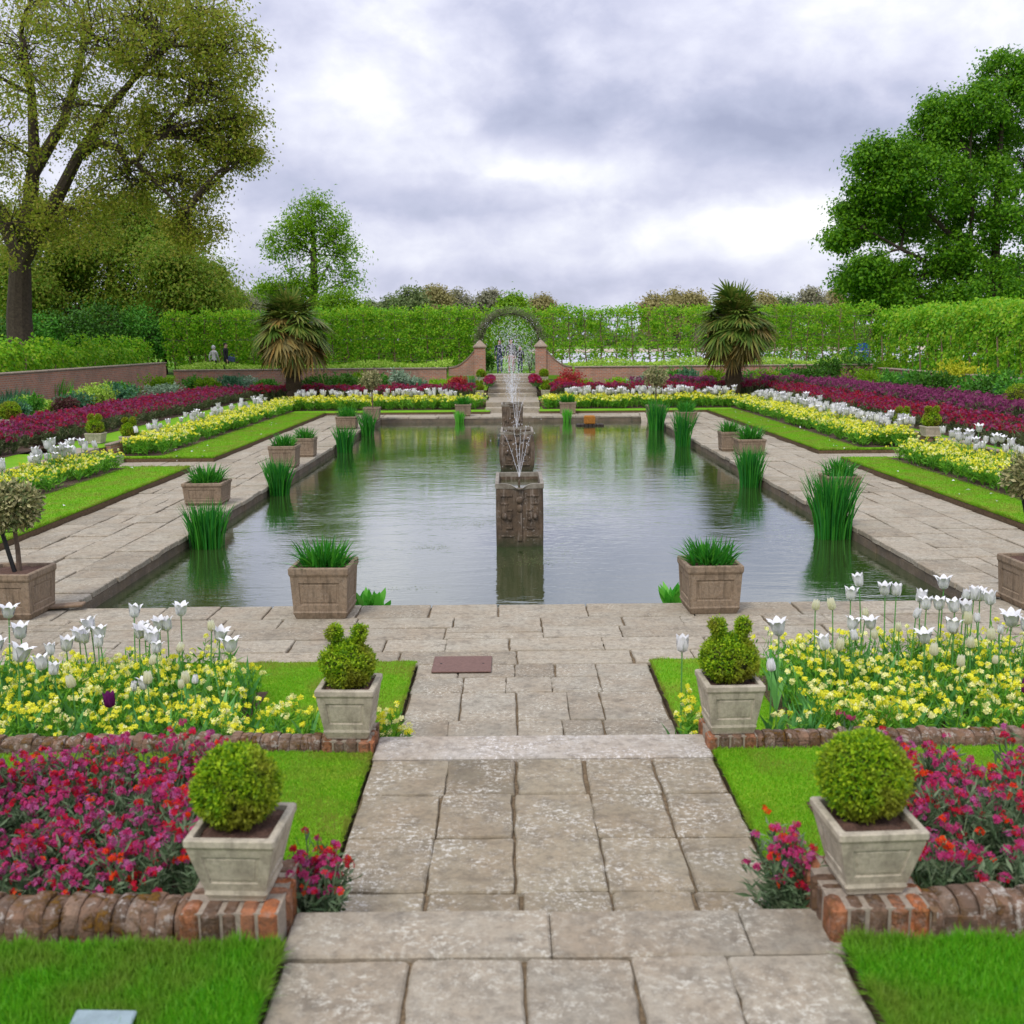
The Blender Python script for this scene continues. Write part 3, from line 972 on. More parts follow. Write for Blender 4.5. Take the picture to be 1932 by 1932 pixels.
bird_box((1.01, 4.78, .342 + .222), .130, 'clipped box bird in the planter right of the path', 44, 1500, .015)

# brown planters round the pond
PG = 'brown square planters round the pond'
def pot(px_l, px_r, py, z, h_px, label, plant=None, seed=0, rz=0., tw=1.13, nplant=150, ph=.26):
    a, b = at(px_l, py, z), at(px_r, py, z)
    w = (b[0] - a[0]) / 2
    s = w * tw
    H = h_px / FPX * (a[1] * .987 + .33) * 1.02
    loc = ((a[0] + b[0]) / 2, a[1] + w, z + .003)
    planter(loc, s, w, H, M['trough'], label, rz, H * .17, H * .16, s * .14, 'square_planter', PG, H * .06)
    if plant:
        strap_clump((loc[0], loc[1], z + H * .90), s * .82, ph, plant, seed, nplant)
    return loc, s, H


pot(556, 656, 1170, 0, 98, 'brown square planter at the near pond edge, left of the fountains', 'dark green strap-leaved plant in the near planter left of the fountains', 51, R(-2), nplant=190, ph=.25)
pot(1299, 1394, 1160, 0, 92, 'brown square planter at the near pond edge, right of the fountains', 'dark green strap-leaved plant in the near planter right of the fountains', 52, R(2), nplant=190, ph=.25)
pot(349, 416, 955, 0, 42, 'brown planter by the left pond edge behind the big near iris', 'strap-leaved plant in the left planter behind the big near iris', 53, ph=.28)
pot(510, 556, 885, 0, 42, 'nearer one of the two adjoining brown planters on the left path', 'strap-leaved plant in the nearer of the two adjoining left planters', 54, ph=.26)
pot(556, 591, 863, 0, 35, 'farther one of the two adjoining brown planters on the left path', 'strap-leaved plant in the farther of the two adjoining left planters', 55, ph=.26)
pot(635, 670, 810, 0, 23, 'small far brown planter on the left path behind the irises', 'strap-leaved plant in the far left path planter', 56, ph=.3)
pot(1563, 1622, 928, 0, 28, 'brown planter half hidden behind the tall near right iris', 'strap-leaved plant behind the tall near right iris', 57, ph=.30)
pot(1395, 1443, 860, 0, 30, 'nearer one of the two adjoining brown planters on the right path', 'strap-leaved plant in the nearer of the two adjoining right planters', 58, ph=.34)
pot(1362, 1398, 852, 0, 36, 'farther one of the two adjoining brown planters on the right path', 'strap-leaved plant in the farther of the two adjoining right planters', 59, ph=.28)
pot(1280, 1314, 800, 0, 22, 'small far brown planter on the right path behind an iris', 'strap-leaved plant in the far right path planter', 60, ph=.34)
pot(860, 887, 786, 0, 22, 'brown planter at the far pond edge left of the steps', 'strap-leaved plant at the far pond edge left of the steps', 61, ph=.34)
pot(1058, 1086, 782, 0, 22, 'brown planter at the far pond edge right of the steps', 'strap-leaved plant at the far pond edge right of the steps', 62, ph=.34)


def standard(loc, potH, stemH, r, label, seed, stake=True, n=700, L=.05):
    rng = np.random.default_rng(seed)
    o = empty('standard_holly', (loc[0], loc[1], loc[2] + potH), label, 'tree', 'variegated standards in square planters')
    m = MB()
    m.tube([(.02, 0, -.02), (.015, .01, stemH * .5), (0, 0, stemH + r * .4)], [.022, .019, .015], 7)
    m.build('trunk', M['twig'], o)
    if stake:
        m = MB()
        m.tube([(0, -.02, -.03), (-.13, .02, stemH + r * .3)], [.017, .017], 6)
        m.box(-.12, .02, -.012, .012, stemH * .86, stemH * .875)
        m.build('stake', M['black'], o)
    m = MB()
    c = (0, 0, stemH + r * .85)
    for k in range(40):
        d = sphere_pts(rng, 1)[0] * r * .8
        m.tube([(0, 0, stemH), np.array(c) + d * np.array([1, 1, .8])], [.008, .003], 4, 1, False)
    leaf_shell(m, rng, c, (r * 1.05, r * 1.05, r * .85), n, L, L * .5, 0, .45, 1.06, 4, .12)
    m.build('crown', [M['varieg'], M['twig']], o)
    return o


l, s_, h_ = pot(-38, 60, 1172, 0, 88, 'brown planter holding a staked standard, cut off by the left picture edge', None, 0, R(-3))
standard((l[0] + .02, l[1], l[2]), h_ * .9, .385, .195, 'variegated standard with a dark stake in the near left planter', 71, True, 1500, .045)
l, s_, h_ = pot(1924, 2014, 1150, 0, 88, 'brown planter holding a standard, cut off by the right picture edge', None, 0, R(3))
standard(l, h_ * .9, .50, .225, 'variegated standard in the near right planter beside the pond corner', 72, True, 1300, .045)
l, s_, h_ = pot(687, 714, 794, 0, 24, 'small brown planter with a standard at the far left pond corner', None)
standard(l, h_ * .9, .55, .26, 'small round standard at the far left pond corner', 73, False, 420, .06)
l, s_, h_ = pot(1223, 1254, 790, 0, 24, 'small brown planter with a standard at the far right pond corner', None)
standard(l, h_ * .9, .55, .30, 'small round standard at the far right pond corner', 74, False, 460, .06)


# planters with topiary on the side and far terraces
def side_pot(cx, cy, z, w, h, kind, label_pot, label_top, seed):
    planter((cx, cy, z), w, w * .8, h, M['planter'], label_pot, 0, h * .16, h * .15, w * .16, 'stone_planter', 'stone planters on the terrace corners', h * .08)
    if kind == 'ball':
        box_ball((cx, cy, z + h * .92), w * 1.0, label_top, seed, 700, .03)
    else:
        bird_box((cx, cy, z + h * .92), w * .95, label_top, seed, 450, .03)


p = at(242, 852, .10); side_pot(p[0], p[1] + .15, .10, .165, .29, 'bird', 'stone planter at the left side steps between yellow beds', 'clipped box bird at the left side steps between yellow beds', 81)
p = at(178, 838, .28); side_pot(p[0], p[1] + .1, .285, .16, .2, 'bird', 'stone planter behind the left white tulips', 'clipped box bird behind the left white tulips', 82)
p = at(1706, 831, .10); side_pot(p[0], p[1] + .15, .10, .17, .30, 'bird', 'stone planter at the right side steps between yellow beds', 'clipped box bird at the right side steps between yellow beds', 83)
p = at(1760, 825, .28); side_pot(p[0], p[1] + .1, .285, .17, .2, 'bird', 'stone planter behind the right white tulips', 'clipped box bird behind the right white tulips', 84)
p = at(18, 816, .40); side_pot(p[0], p[1] + .1, .40, .19, .26, 'ball', 'stone planter beside the red bed at the left picture edge', 'clipped box ball beside the red bed at the left picture edge', 85)
p = at(1922, 800, .40); side_pot(p[0], p[1] + .1, .40, .25, .32, 'ball', 'stone planter beside the red bed at the right picture edge', 'clipped box ball beside the red bed at the right picture edge', 86)
for k, (x, y, z, kind) in enumerate(((-1.02, 34.6, .30, 'bird'), (1.12, 34.6, .30, 'bird'), (-1.04, 37.4, .62, 'ball'), (1.16, 37.4, .62, 'ball'))):
    sd = ('left', 'right')[k % 2]
    side_pot(x, y, z, .15, .22, kind, f"stone planter {'low' if k < 2 else 'high'} on the {sd} side of the far steps", f"{'clipped box bird' if k < 2 else 'clipped box ball'} {'low' if k < 2 else 'high'} on the {sd} side of the far steps", 90 + k)

# ------------------------------------------------------------------ irises and other pond plants
IRIS = [(390, 1036, 90, 108, 'big near iris clump in the left of the pond', 260), (527, 938, 74, 64, 'iris clump beside the two left planters', 190), (651, 857, 52, 48, 'iris clump below the far left planter', 150), (694, 826, 50, 40, 'iris clump in the far left pond corner', 130),
        (1585, 1018, 132, 108, 'tall wide iris clump in the near right of the pond', 330), (1427, 922, 78, 68, 'iris clump beside the two right planters', 200), (1297, 846, 72, 46, 'iris clump below the far right planter', 150), (1246, 815, 60, 46, 'iris clump in the far right pond corner', 140),
        (867, 801, 24, 26, 'low iris tuft at the far edge left of the fountains', 70), (1070, 799, 26, 28, 'low iris tuft at the far edge right of the fountains', 70)]
for i, (px, py, hp, wp, lab, n) in enumerate(IRIS):
    q = at(px, py - 4, -.15)
    u = q[1] * 1.0 / FPX
    clump('iris_clump', (q[0] - (.10 if q[0] > 3 else 0), q[1], -.17), int(n * 1.4), hp * u * 1.04, wp * u * .42, .012 + .00038 * q[1], M['iris'] if i not in (8, 9) else M['aquatic'], 'green sword-leaved ' + lab, 'iris', 100 + i, 'iris clumps standing in the pond', .62, .38, 4, (.75, 1, .95, .7, 0), 2.0)
for i, (px, py, hp, wp, lab) in enumerate(((697, 1146, 40, 66, 'bright broad-leaved water plant right of the near left planter'), (1271, 1138, 50, 32, 'bright broad-leaved water plant left of the near right planter'))):
    q = at(px, py - 2, -.05)
    clump('water_plant', (q[0], q[1] + .06, -.16), 34, .24 + .02 * i, wp / 240 * .5, .075, M['aquatic'], lab, 'plant', 115 + i, None, .8, .55, 5, (.12, .25, .8, 1, .7, 0), 1.6)

# ------------------------------------------------------------------ fountain tanks
def tank(loc, hx, hy, H, bulge, label, seed, top=1.0):
    o = empty('lead_tank', loc, label, 'fountain', 'lead fountain tanks standing in the pond')
    rng = np.random.default_rng(seed)
    m = MB()
    zs = np.linspace(0, H - .05, 9)
    rings = []
    for z in zs:
        t = z / H
        k = 1 + bulge * math.sin(math.pi * min(1, t * 1.05)) + (top - 1) * t
        rings.append(sqr(hx * k, z, .012, hy * (1 + (k - 1) * .5)))
    kt = 1 + (top - 1)
    hxT, hyT = hx * kt, hy
    wl = .035
    rings += [sqr(hxT, H - .05, .012, hyT), sqr(hxT - wl, H - .05, .01, hyT - wl), sqr(hxT - wl, H - .16, .01, hyT - wl)]
    m.rings(rings, 0)
    m.build('body', M['lead'], o)
    # rolled rim with a pouring lip dipping at the middle of the front
    m = MB()
    per = []
    for a, b, n in (((-hxT, -hyT), (hxT, -hyT), 25), ((hxT, -hyT), (hxT, hyT), 9), ((hxT, hyT), (-hxT, hyT), 9), ((-hxT, hyT), (-hxT, -hyT), 9)):
        for i in range(n):
            t = i / n
            per.append((a[0] + (b[0] - a[0]) * t, a[1] + (b[1] - a[1]) * t))
    O, I, OB, IB = [], [], [], []
    for (x, y) in per:
        dip = .058 * math.exp(-(x / (hxT * .3)) ** 2) if y <= -hyT + 1e-6 else 0.0
        dy = -.03 * math.exp(-(x / (hxT * .25)) ** 2) if y <= -hyT + 1e-6 else 0.0
        nx, ny = x / hxT, y / hyT
        nx, ny = (round(nx) if abs(nx) > .999 else 0), (round(ny) if abs(ny) > .999 else 0)
        O.append((x + nx * .010, y + ny * .010 + dy, H - dip))
        OB.append((x + nx * .006, y + ny * .006, H - .055 - dip * .3))
        I.append((x - nx * .028, y - ny * .028 + dy, H - dip))
        IB.append((x - nx * .03, y - ny * .03, H - .055 - dip * .3))
    m.rings([OB, O, I, IB], 0)
    m.build('rim', M['lead_pale'], o)
    m = MB()
    m.add([(-hxT + wl, -hyT + wl, H - .085), (hxT - wl, -hyT + wl, H - .085), (hxT - wl, hyT - wl, H - .085), (-hxT + wl, hyT - wl, H - .085)], [(0, 1, 2, 3)])
    m.build('water_surface', M['water'], o)
    # raised strapwork on the front
    m = MB()
    yf = -hy * (1 + bulge * .5) - .004
    f = lambda x0, x1, z0, z1: m.box(x0 * hx, x1 * hx, yf - .005, yf + .04, z0 * H, z1 * H, 0, .004)
    for sx in (-1, 1):
        for (a, b, c, d) in ((.30, .82, .80, .83), (.48, .82, .68, .71), (.30, .52, .58, .61), (.52, .56, .58, .82), (.78, .82, .30, .71), (.25, .80, .18, .21), (.30, .60, .30, .33), (.30, .34, .30, .60)):
            f(min(sx * a, sx * b), max(sx * a, sx * b), c, d)
        m.ball((sx * .66 * hx, yf, .50 * H), .032, 10, 8, 0, 1.2)
        m.ball((sx * .42 * hx, yf, .46 * H), .022, 10, 8)
    m.ball((0, yf, .75 * H), .042, 12, 8, 0, 1.0)
    m.ball((0, yf, .62 * H), .032, 12, 8, 0, 1.6)
    m.box(-.03, .03, yf - .012, yf + .03, .12 * H, .56 * H, 0, .006)
    m.build('relief', M['lead'], o, smooth=False)
    m = MB()
    m.tube([(0, 0, H - .16), (0, 0, H + .01)], [.016, .012], 8)
    m.build('nozzle', M['lead'], o)
    return o


t_ = NT('pale_lead_rim')
M['lead_pale'] = t_.done(t_.princ(t_.ramp(t_.noise(14, 5, .7), [(.3, (.13, .105, .07)), (.65, (.30, .27, .21))]), .6, None, .4))
q1 = at(981, 1031, -.15)
q2 = at(976, 889, -.15)
TX1, TX2, TX3 = q1[0], q2[0], .03
TY1, TY2, TY3 = q1[1] + .5, q2[1] + .5, q1[1] + 2 * (q2[1] - q1[1]) + .5
tank((TX1, TY1, -.17), .262, .52, .735, .012, 'nearest lead tank with strapwork relief and a dipped rim', 1)
tank((TX2, TY2, -.17), .275, .52, .72, .14, 'middle bulging lead tank behind the nearest one', 2, 1.02)
tank((TX3, TY3, -.17), .245, .5, .78, -.03, 'farthest lead tank under the tall misty jet', 3, 1.06)


def spray(x, y, z, jets, label, seed, drops=0, dh=0, dw=.5):
    rng = np.random.default_rng(seed)
    o = empty('water_spray', (x, y, z), label, 'fountain spray', 'water sprays rising from the lead tanks')
    for (dx, dy, h, r) in jets:
        m = MB()
        t = np.linspace(0, 1, 14)
        wob = np.cumsum(rng.normal(0, .0025, 14))
        pts = np.column_stack([dx * t + wob, dy * t, h * (1 - (1 - t) ** 1.35)])
        m.tube(pts, r * (1.15 - .75 * t), 5)
        # the top of each jet breaks up into drops
        for k in range(12):
            tt = rng.uniform(.6, 1.1)
            c = np.array([dx * tt, dy * tt, h * min(1.08, 1 - abs(1 - tt) ** 1.35)]) + rng.normal(0, .012, 3)
            m.ball(c, rng.uniform(.0015, .003), 4, 3)
        m.build('jet', M['jet'], o)
    if drops:
        m = MB()
        for k in range(drops):
            zz = dh * rng.beta(1.6, 1.5)
            wd = dw * (.12 + .9 * (zz / dh) ** .8)
            c = (rng.normal(0, wd * .5), rng.normal(0, wd * .45), zz)
            m.ball(c, rng.uniform(.0022, .005) * (1 if dh < 1.5 else 1.5), 4, 3, 0, rng.uniform(1, 2.6))
        d = m.build('droplets', M['drop'], o)
        d['kind'] = 'stuff'
    return o


HZ = .735 - .17
spray(TX1, TY1, HZ, [(-.19, -.02, .52, .0038), (-.06, .05, .60, .0042), (.03, -.03, .56, .0042), (.16, .02, .50, .0038), (.09, .1, .58, .0034)], 'thin water jets fanning up from the nearest tank', 1, 60, .75, .3)
spray(TX2, TY2, HZ, [(-.12, .0, .70, .005), (-.03, .05, .82, .0055), (.07, .0, .74, .005), (.17, .05, .6, .0045)], 'thin water jets fanning up from the middle tank', 2, 90, .95, .3)
spray(TX3, TY3, .60, [(-.10, 0, .8, .006), (-.04, .05, 1.2, .008), (.0, 0, 1.4, .009), (.05, -.05, 1.1, .008), (.12, 0, .85, .006), (-.22, 0, .8, .005), (.24, 0, .7, .005)], 'tall misty water plume above the farthest tank', 3, 2600, 2.1, .62)

# weed floating on the water
rng = np.random.default_rng(77)
m = MB()
for (px, py, n, sx, sy) in ((905, 990, 160, .35, .18), (815, 1034, 140, .25, .12), (890, 912, 90, .5, .35), (1010, 1060, 160, .3, .22), (1060, 1045, 50, .4, .15), (860, 880, 90, .9, .6), (770, 1110, 40, .4, .1), (420, 1130, 50, .35, .08)):
    c = at(px, py, -.15)
    k = n
    P = np.column_stack([c[0] + rng.normal(0, sx * .5, k), c[1] + rng.normal(0, sy * .7, k), np.full(k, -.147)])
    D = np.column_stack([rng.normal(size=(k, 2)), np.zeros(k)])
    m.leaves(P, rng.uniform(.008, .022, k), rng.uniform(.006, .014, k), unit(D), np.tile([0, 0, 1.0], (k, 1)), 0, 0)
tag(m.build('floating_weed', M['far_green']), kind='stuff')


# ------------------------------------------------------------------ flowers
def wallflowers(name, pts, z, hgt, heads, hr, fr, nfl, mats, probs, leafmat, seed, leafL=.05, nleaf=14, spread=.06, fade=True, leafW=.12):
    """plants at pts: stems with narrow leaves, each carrying a rounded head of four-petalled flowers"""
    rng = np.random.default_rng(seed)
    pts = np.asarray(pts)
    n = len(pts)
    k = heads
    base = np.repeat(np.column_stack([pts, np.full(n, z)]), k, 0)
    ph = np.repeat(hgt * rng.uniform(.72, 1.12, n), k) * rng.uniform(.78, 1.08, n * k)
    gx, gy = np.repeat(pts[:, 0], k), np.repeat(pts[:, 1], k)
    ph = ph * (1 + .16 * np.sin(gx * 6.1 + 1.3 * np.sin(gy * 2.3)) * np.sin(gy * 4.7 + gx))
    tip = base + np.column_stack([rng.normal(0, spread, (n * k, 2)), ph])
    m = MB()
    nm = len(mats)
    ln = (tip - base)
    ln[:, 2] = 0
    m.blades(base, np.linalg.norm(tip - base, axis=1), leafL * .10, ln, 2, 1.3, nm, (1, .9, .7))
    # leaves up the stems
    N = n * k * nleaf
    t = np.repeat(np.arange(n * k), nleaf)
    f = rng.uniform(.06, .86, N) ** .85
    P = base[t] + (tip[t] - base[t]) * f[:, None] + rng.normal(0, spread * .30, (N, 3)) * np.array([1, 1, .3])
    D = unit(np.column_stack([rng.normal(0, 1, (N, 2)), rng.uniform(.2, 1.6, N)]))
    m.leaves(P, leafL * rng.uniform(.6, 1.4, N), leafL * leafW * 1.6 * rng.uniform(.7, 1.3, N), D, unit(rng.normal(size=(N, 3)) + [0, 0, .8]), nm, .2)
    # flower heads
    H = n * k
    Nf = H * nfl
    hi = np.repeat(np.arange(H), nfl)
    d = sphere_pts(rng, Nf)
    d[:, 2] = np.abs(d[:, 2]) * 1.1 - .25
    d = unit(d)
    hs = rng.uniform(.55, 1.25, H)
    C = tip[hi] + d * (hr * hs[hi] * rng.uniform(.55, 1.0, Nf))[:, None] + np.array([0, 0, hr * .2])
    pm = rng.choice(nm, H, p=probs)
    fm = np.where(rng.random(Nf) < .75, pm[hi], rng.choice(nm, Nf, p=probs))
    m.florets(C, unit(d + rng.normal(0, .35, (Nf, 3))), fr * rng.uniform(.75, 1.25, Nf), fm)
    return tag(m.build(name, [M[x] for x in mats] + [leafmat]), kind='stuff')


def scatter(rects, per, rng):
    out = []
    for (a, b, c, d) in rects:
        k = max(1, int((b - a) * (d - c) * per))
        out.append(np.column_stack([rng.uniform(a, b, k), rng.uniform(c, d, k)]))
    return np.concatenate(out)


rg = np.random.default_rng(3)
YM, YP = ['yel', 'cream'], [.62, .38]
RM, RP = ['mag', 'crim', 'flame', 'mauve'], [.48, .18, .09, .25]
# near yellow beds
wallflowers('yellow_wallflower_drift', np.concatenate([scatter([(-3.3, -1.50, 4.9, 6.2)], 78, rg), scatter([(-1.50, -.98, 4.9, 5.22)], 95, rg), scatter([(-.66, -.60, 4.92, 5.2)], 500, rg)]), .036, .30, 4, .019, .0120, 7, YM, YP, M['wf_leaf_green'], 201, .055, 18, .055, leafW=.11)
wallflowers('yellow_wallflower_drift', np.concatenate([scatter([(1.56, 3.6, 4.92, 6.4)], 76, rg), scatter([(1.2, 1.56, 4.92, 5.1)], 60, rg), scatter([(.86, .98, 4.95, 5.15)], 400, rg)]), .036, .32, 4, .019, .0120, 7, YM, YP, M['wf_leaf_green'], 202, .055, 18, .055, leafW=.11)
# near red beds
wallflowers('red_wallflower_drift', np.concatenate([scatter([(-2.7, -1.13, 3.02, 4.0)], 230, rg), scatter([(-1.13, -.96, 3.05, 3.35)], 170, rg), scatter([(-.66, -.575, 3.0, 3.18)], 1000, rg)]), .29, .29, 5, .0165, .0088, 10, RM, RP, M['wf_grey'], 203, .050, 22, .045)
wallflowers('red_wallflower_drift', np.concatenate([scatter([(1.26, 3.0, 3.02, 3.98)], 150, rg), scatter([(.80, .90, 3.02, 3.2)], 900, rg)]), .29, .30, 4, .0175, .0088, 10, ['mag', 'crim', 'flame', 'mauve'], [.42, .26, .12, .20], M['wf_grey'], 204, .055, 26, .05)
m = MB()
for (x0_, x1_, y0_, y1_, k) in ((-3.3, -1.5, 4.92, 6.2, 190), (1.5, 3.6, 4.92, 6.4, 230), (-1.5, -.98, 4.95, 5.15, 14), (1.2, 1.5, 4.95, 5.12, 14)):
    P = np.column_stack([rg.uniform(x0_, x1_, k), rg.uniform(y0_, y1_, k), np.full(k, .036)])
    P = np.repeat(P, 3, 0)
    hh = rg.uniform(.17, .34, len(P))
    aa = rg.uniform(0, 6.28, len(P))
    m.blades(P, hh, .034, np.column_stack([np.cos(aa) * hh * .35, np.sin(aa) * hh * .35, 0 * aa]), 4, 2.0, 0, (.6, 1, .95, .6, 0))
tag(m.build('tulip_foliage', M['tulip_leaf']), kind='stuff')
# side and far beds
wallflowers('yellow_wallflower_drift', scatter([(-7.2, -6.5, 10.5, 17.55)], 48, rg), .086, .27, 6, .030, .0155, 5, YM, [.7, .3], M['wf_leaf_green'], 205, .09, 9, .09)
wallflowers('yellow_wallflower_drift', scatter([(-7.2, -6.5, 19.55, 32.8)], 42, rg), .086, .30, 6, .034, .019, 5, YM, [.7, .3], M['wf_leaf_green'], 206, .10, 8, .09)
wallflowers('yellow_wallflower_drift', scatter([(6.5, 7.65, 10.5, 18.1)], 48, rg), .086, .28, 6, .030, .0155, 5, YM, [.7, .3], M['wf_leaf_green'], 207, .09, 9, .09)
wallflowers('yellow_wallflower_drift', scatter([(6.65, 7.65, 19.95, 32.8)], 42, rg), .086, .30, 6, .034, .019, 5, YM, [.7, .3], M['wf_leaf_green'], 208, .10, 8, .09)
wallflowers('yellow_wallflower_drift', scatter([(-6.6, -.85, 31.8, 32.85)], 46, rg), .086, .34, 5, .042, .026, 4, YM, [.78, .22], M['wf_leaf_green'], 209, .12, 6, .08)
wallflowers('yellow_wallflower_drift', scatter([(1.0, 6.7, 31.8, 32.85)], 46, rg), .086, .34, 5, .042, .026, 4, YM, [.78, .22], M['wf_leaf_green'], 210, .12, 6, .08)
RM2 = ['wine', 'claret', 'rose']
wallflowers('red_wallflower_drift', scatter([(-10.0, -8.5, 14, 18.4), (-10.0, -8.5, 19.0, 34.8)], 40, rg), .291, .36, 6, .042, .024, 5, RM2, [.55, .2, .25], M['wf_far'], 211, .10, 8, .10)
wallflowers('red_wallflower_drift', scatter([(8.25, 9.4, 13, 18.6), (8.25, 9.4, 19.2, 34.8)], 46, rg), .291, .34, 6, .042, .024, 5, RM2, [.5, .36, .14], M['wf_far'], 212, .10, 8, .10)
wallflowers('red_wallflower_drift', scatter([(-8.3, -1.25, 33.75, 34.8)], 42, rg), .291, .38, 6, .05, .032, 4, RM2, [.6, .3, .1], M['wf_far'], 213, .12, 5, .09)
wallflowers('red_wallflower_drift', scatter([(1.35, 8.5, 33.75, 34.8)], 42, rg), .291, .38, 6, .05, .032, 4, RM2, [.55, .35, .1], M['wf_far'], 214, .12, 5, .09)
wallflowers('purple_honesty_drift', scatter([(9.4, 10.3, 16, 34.0), (4.2, 9.9, 35.4, 36.0)], 34, rg), .40, .42, 6, .055, .030, 5, ['purple', 'rose'], [.78, .22], M['wf_far'], 215, .12, 7, .11)


# tulips
def bloom(m, c, r, opn, rng, mat=0, tilt=(0, 0)):
    """six pointed petals; opn 0 = bud, 1 = wide open with reflexed tips"""
    c = np.asarray(c, float)
    ax = np.array([tilt[0], tilt[1], 1.0])
    ax /= np.linalg.norm(ax)
    u = np.cross(ax, [0, 1, 0.01])
    u /= np.linalg.norm(u)
    w = np.cross(ax, u)
    a0 = rng.uniform(0, 6.28)
    T = np.array([0, .25, .5, .72, .88, 1.0])
    Wd = np.array([.42, .95, 1.0, .80, .45, .03])
    for j in range(6):
        a = a0 + j * math.pi / 3
        op = opn * rng.uniform(.8, 1.25)
        d = u * math.cos(a) + w * math.sin(a)
        sd = -u * math.sin(a) + w * math.cos(a)
        op = min(op, 1.15)
        rad = np.array([.10, .46, .56 + .12 * op, .54 + .30 * op, .48 + .60 * op, .40 + .98 * op]) * r
        if j % 2: rad = rad * .93
        hh = np.array([0, .24, .80, 1.30, 1.68 - .06 * op, 2.0 - .28 * op]) * r
        W = Wd * r * (.60 - .04 * op)
        mid = c + d * rad[:, None] + ax * hh[:, None]
        L_ = mid + sd * W[:, None] - d * (W * .35)[:, None]
        R_ = mid - sd * W[:, None] - d * (W * .35)[:, None]
        v = np.stack([L_, mid, R_], 1).reshape(-1, 3)
        f = []
        for i in range(5):
            f += [(3 * i, 3 * i + 1, 3 * i + 4, 3 * i + 3), (3 * i + 1, 3 * i + 2, 3 * i + 5, 3 * i + 4)]
        m.add(v, f, mat)


def tulip_leaves(m, rng, h, n, W, mat):
    P = np.column_stack([rng.normal(0, .008, (n, 2)), np.zeros(n)])
    ln = np.zeros((n, 3))
    a = rng.uniform(0, 6.28, n)
    H = h * rng.uniform(.45, .72, n)
    ln[:, 0], ln[:, 1] = np.cos(a) * H * .4, np.sin(a) * H * .4
    m.blades(P, H, W, ln, 4, 2.0, mat, (.6, 1, .95, .6, 0))


rng_op = lambda: float(s_rng.uniform(.7, 1.25))
TG_NEAR_L = 'white tulips of the near left yellow bed'
TG_NEAR_R = 'white tulips of the near right yellow bed'


def tulip(x, y, z0, h, r, opn, label, group, seed, mat='white', lean=(0, 0), name='white_tulip'):
    rng = np.random.default_rng(seed)
    o = empty(name, (x, y, z0), label, 'tulip', group)
    top = np.array([lean[0], lean[1], h - r * 1.0])
    m = MB()
    m.tube([(0, 0, 0), top * [.35, .35, .5], top], [.0045, .004, .0035], 5)
    m.build('stem', M['tulip_leaf'], o)
    m = MB()
    tulip_leaves(m, rng, h * .8, 2, .036, 0)
    m.build('leaf', M['tulip_leaf'], o)
    m = MB()
    bloom(m, top, r, opn, rng, 0, (rng.normal(0, .12) + lean[0], rng.normal(0, .12)))
    m.build('bloom', M[mat], o, smooth=True)
    return o


# (px, py of bloom centre, distance, radius scale, openness)
NL = [(8, 1170, 5.9, 1, .8), (43, 1203, 5.75, 1.1, .9), (33, 1250, 5.5, 1.2, 1.1), (70, 1262, 5.45, 1, .9), (118, 1272, 5.4, .8, .5), (130, 1228, 5.75, 1, 1.0), (150, 1212, 5.8, 1, .8), (178, 1190, 5.9, 1.0, .9), (196, 1207, 5.85, 1, .8), (168, 1213, 5.8, .9, .6), (182, 1222, 5.7, .8, .4),
      (247, 1168, 5.95, .95, .6), (258, 1204, 5.8, 1, .7), (276, 1212, 5.75, 1.0, .6), (272, 1192, 5.9, .8, .5), (298, 1190, 5.9, .95, .7), (314, 1192, 5.9, .95, .6), (302, 1216, 5.7, 1.0, .9), (298, 1232, 5.65, .8, .9), (338, 1160, 5.95, .95, .8), (390, 1190, 5.9, .7, .15), (408, 1210, 5.9, 1, 1.1), (430, 1228, 5.85, 1.1, 1.1), (2, 1230, 5.6, 1, .8),
      (345, 1227, 5.7, .65, .1), (140, 1297, 5.2, .75, .1), (246, 1307, 5.3, .6, .1), (263, 1300, 5.35, .8, .7), (281, 1292, 5.3, .75, .15), (349, 1290, 5.45, .75, .1), (366, 1289, 5.4, .55, .05), (338, 1303, 5.35, .55, .05), (285, 1252, 5.5, .6, .1), (96, 1235, 5.65, .8, .5)]
IVORY_L = {20, 24, 25, 28, 29, 31, 32}
for i, (px, py, Y, s, op) in enumerate(NL):
    q = atY(px, py, Y)
    iv = i in IVORY_L
    lab = 'cream tulip bud among the near left yellow flowers' if iv else ('open white tulip standing tall above the near left yellow flowers' if py < 1245 else 'white tulip low among the near left yellow flowers')
    g = 'cream tulip buds of the near left bed' if iv else (TG_NEAR_L if py < 1245 else 'low white tulips of the near left bed')
    tulip(q[0], q[1], .036, q[2] - .036 + .047 * s, .047 * s, op * rng_op(), lab, g, 300 + i, 'ivory' if iv else 'white', s_rng.normal(0, .02, 2))
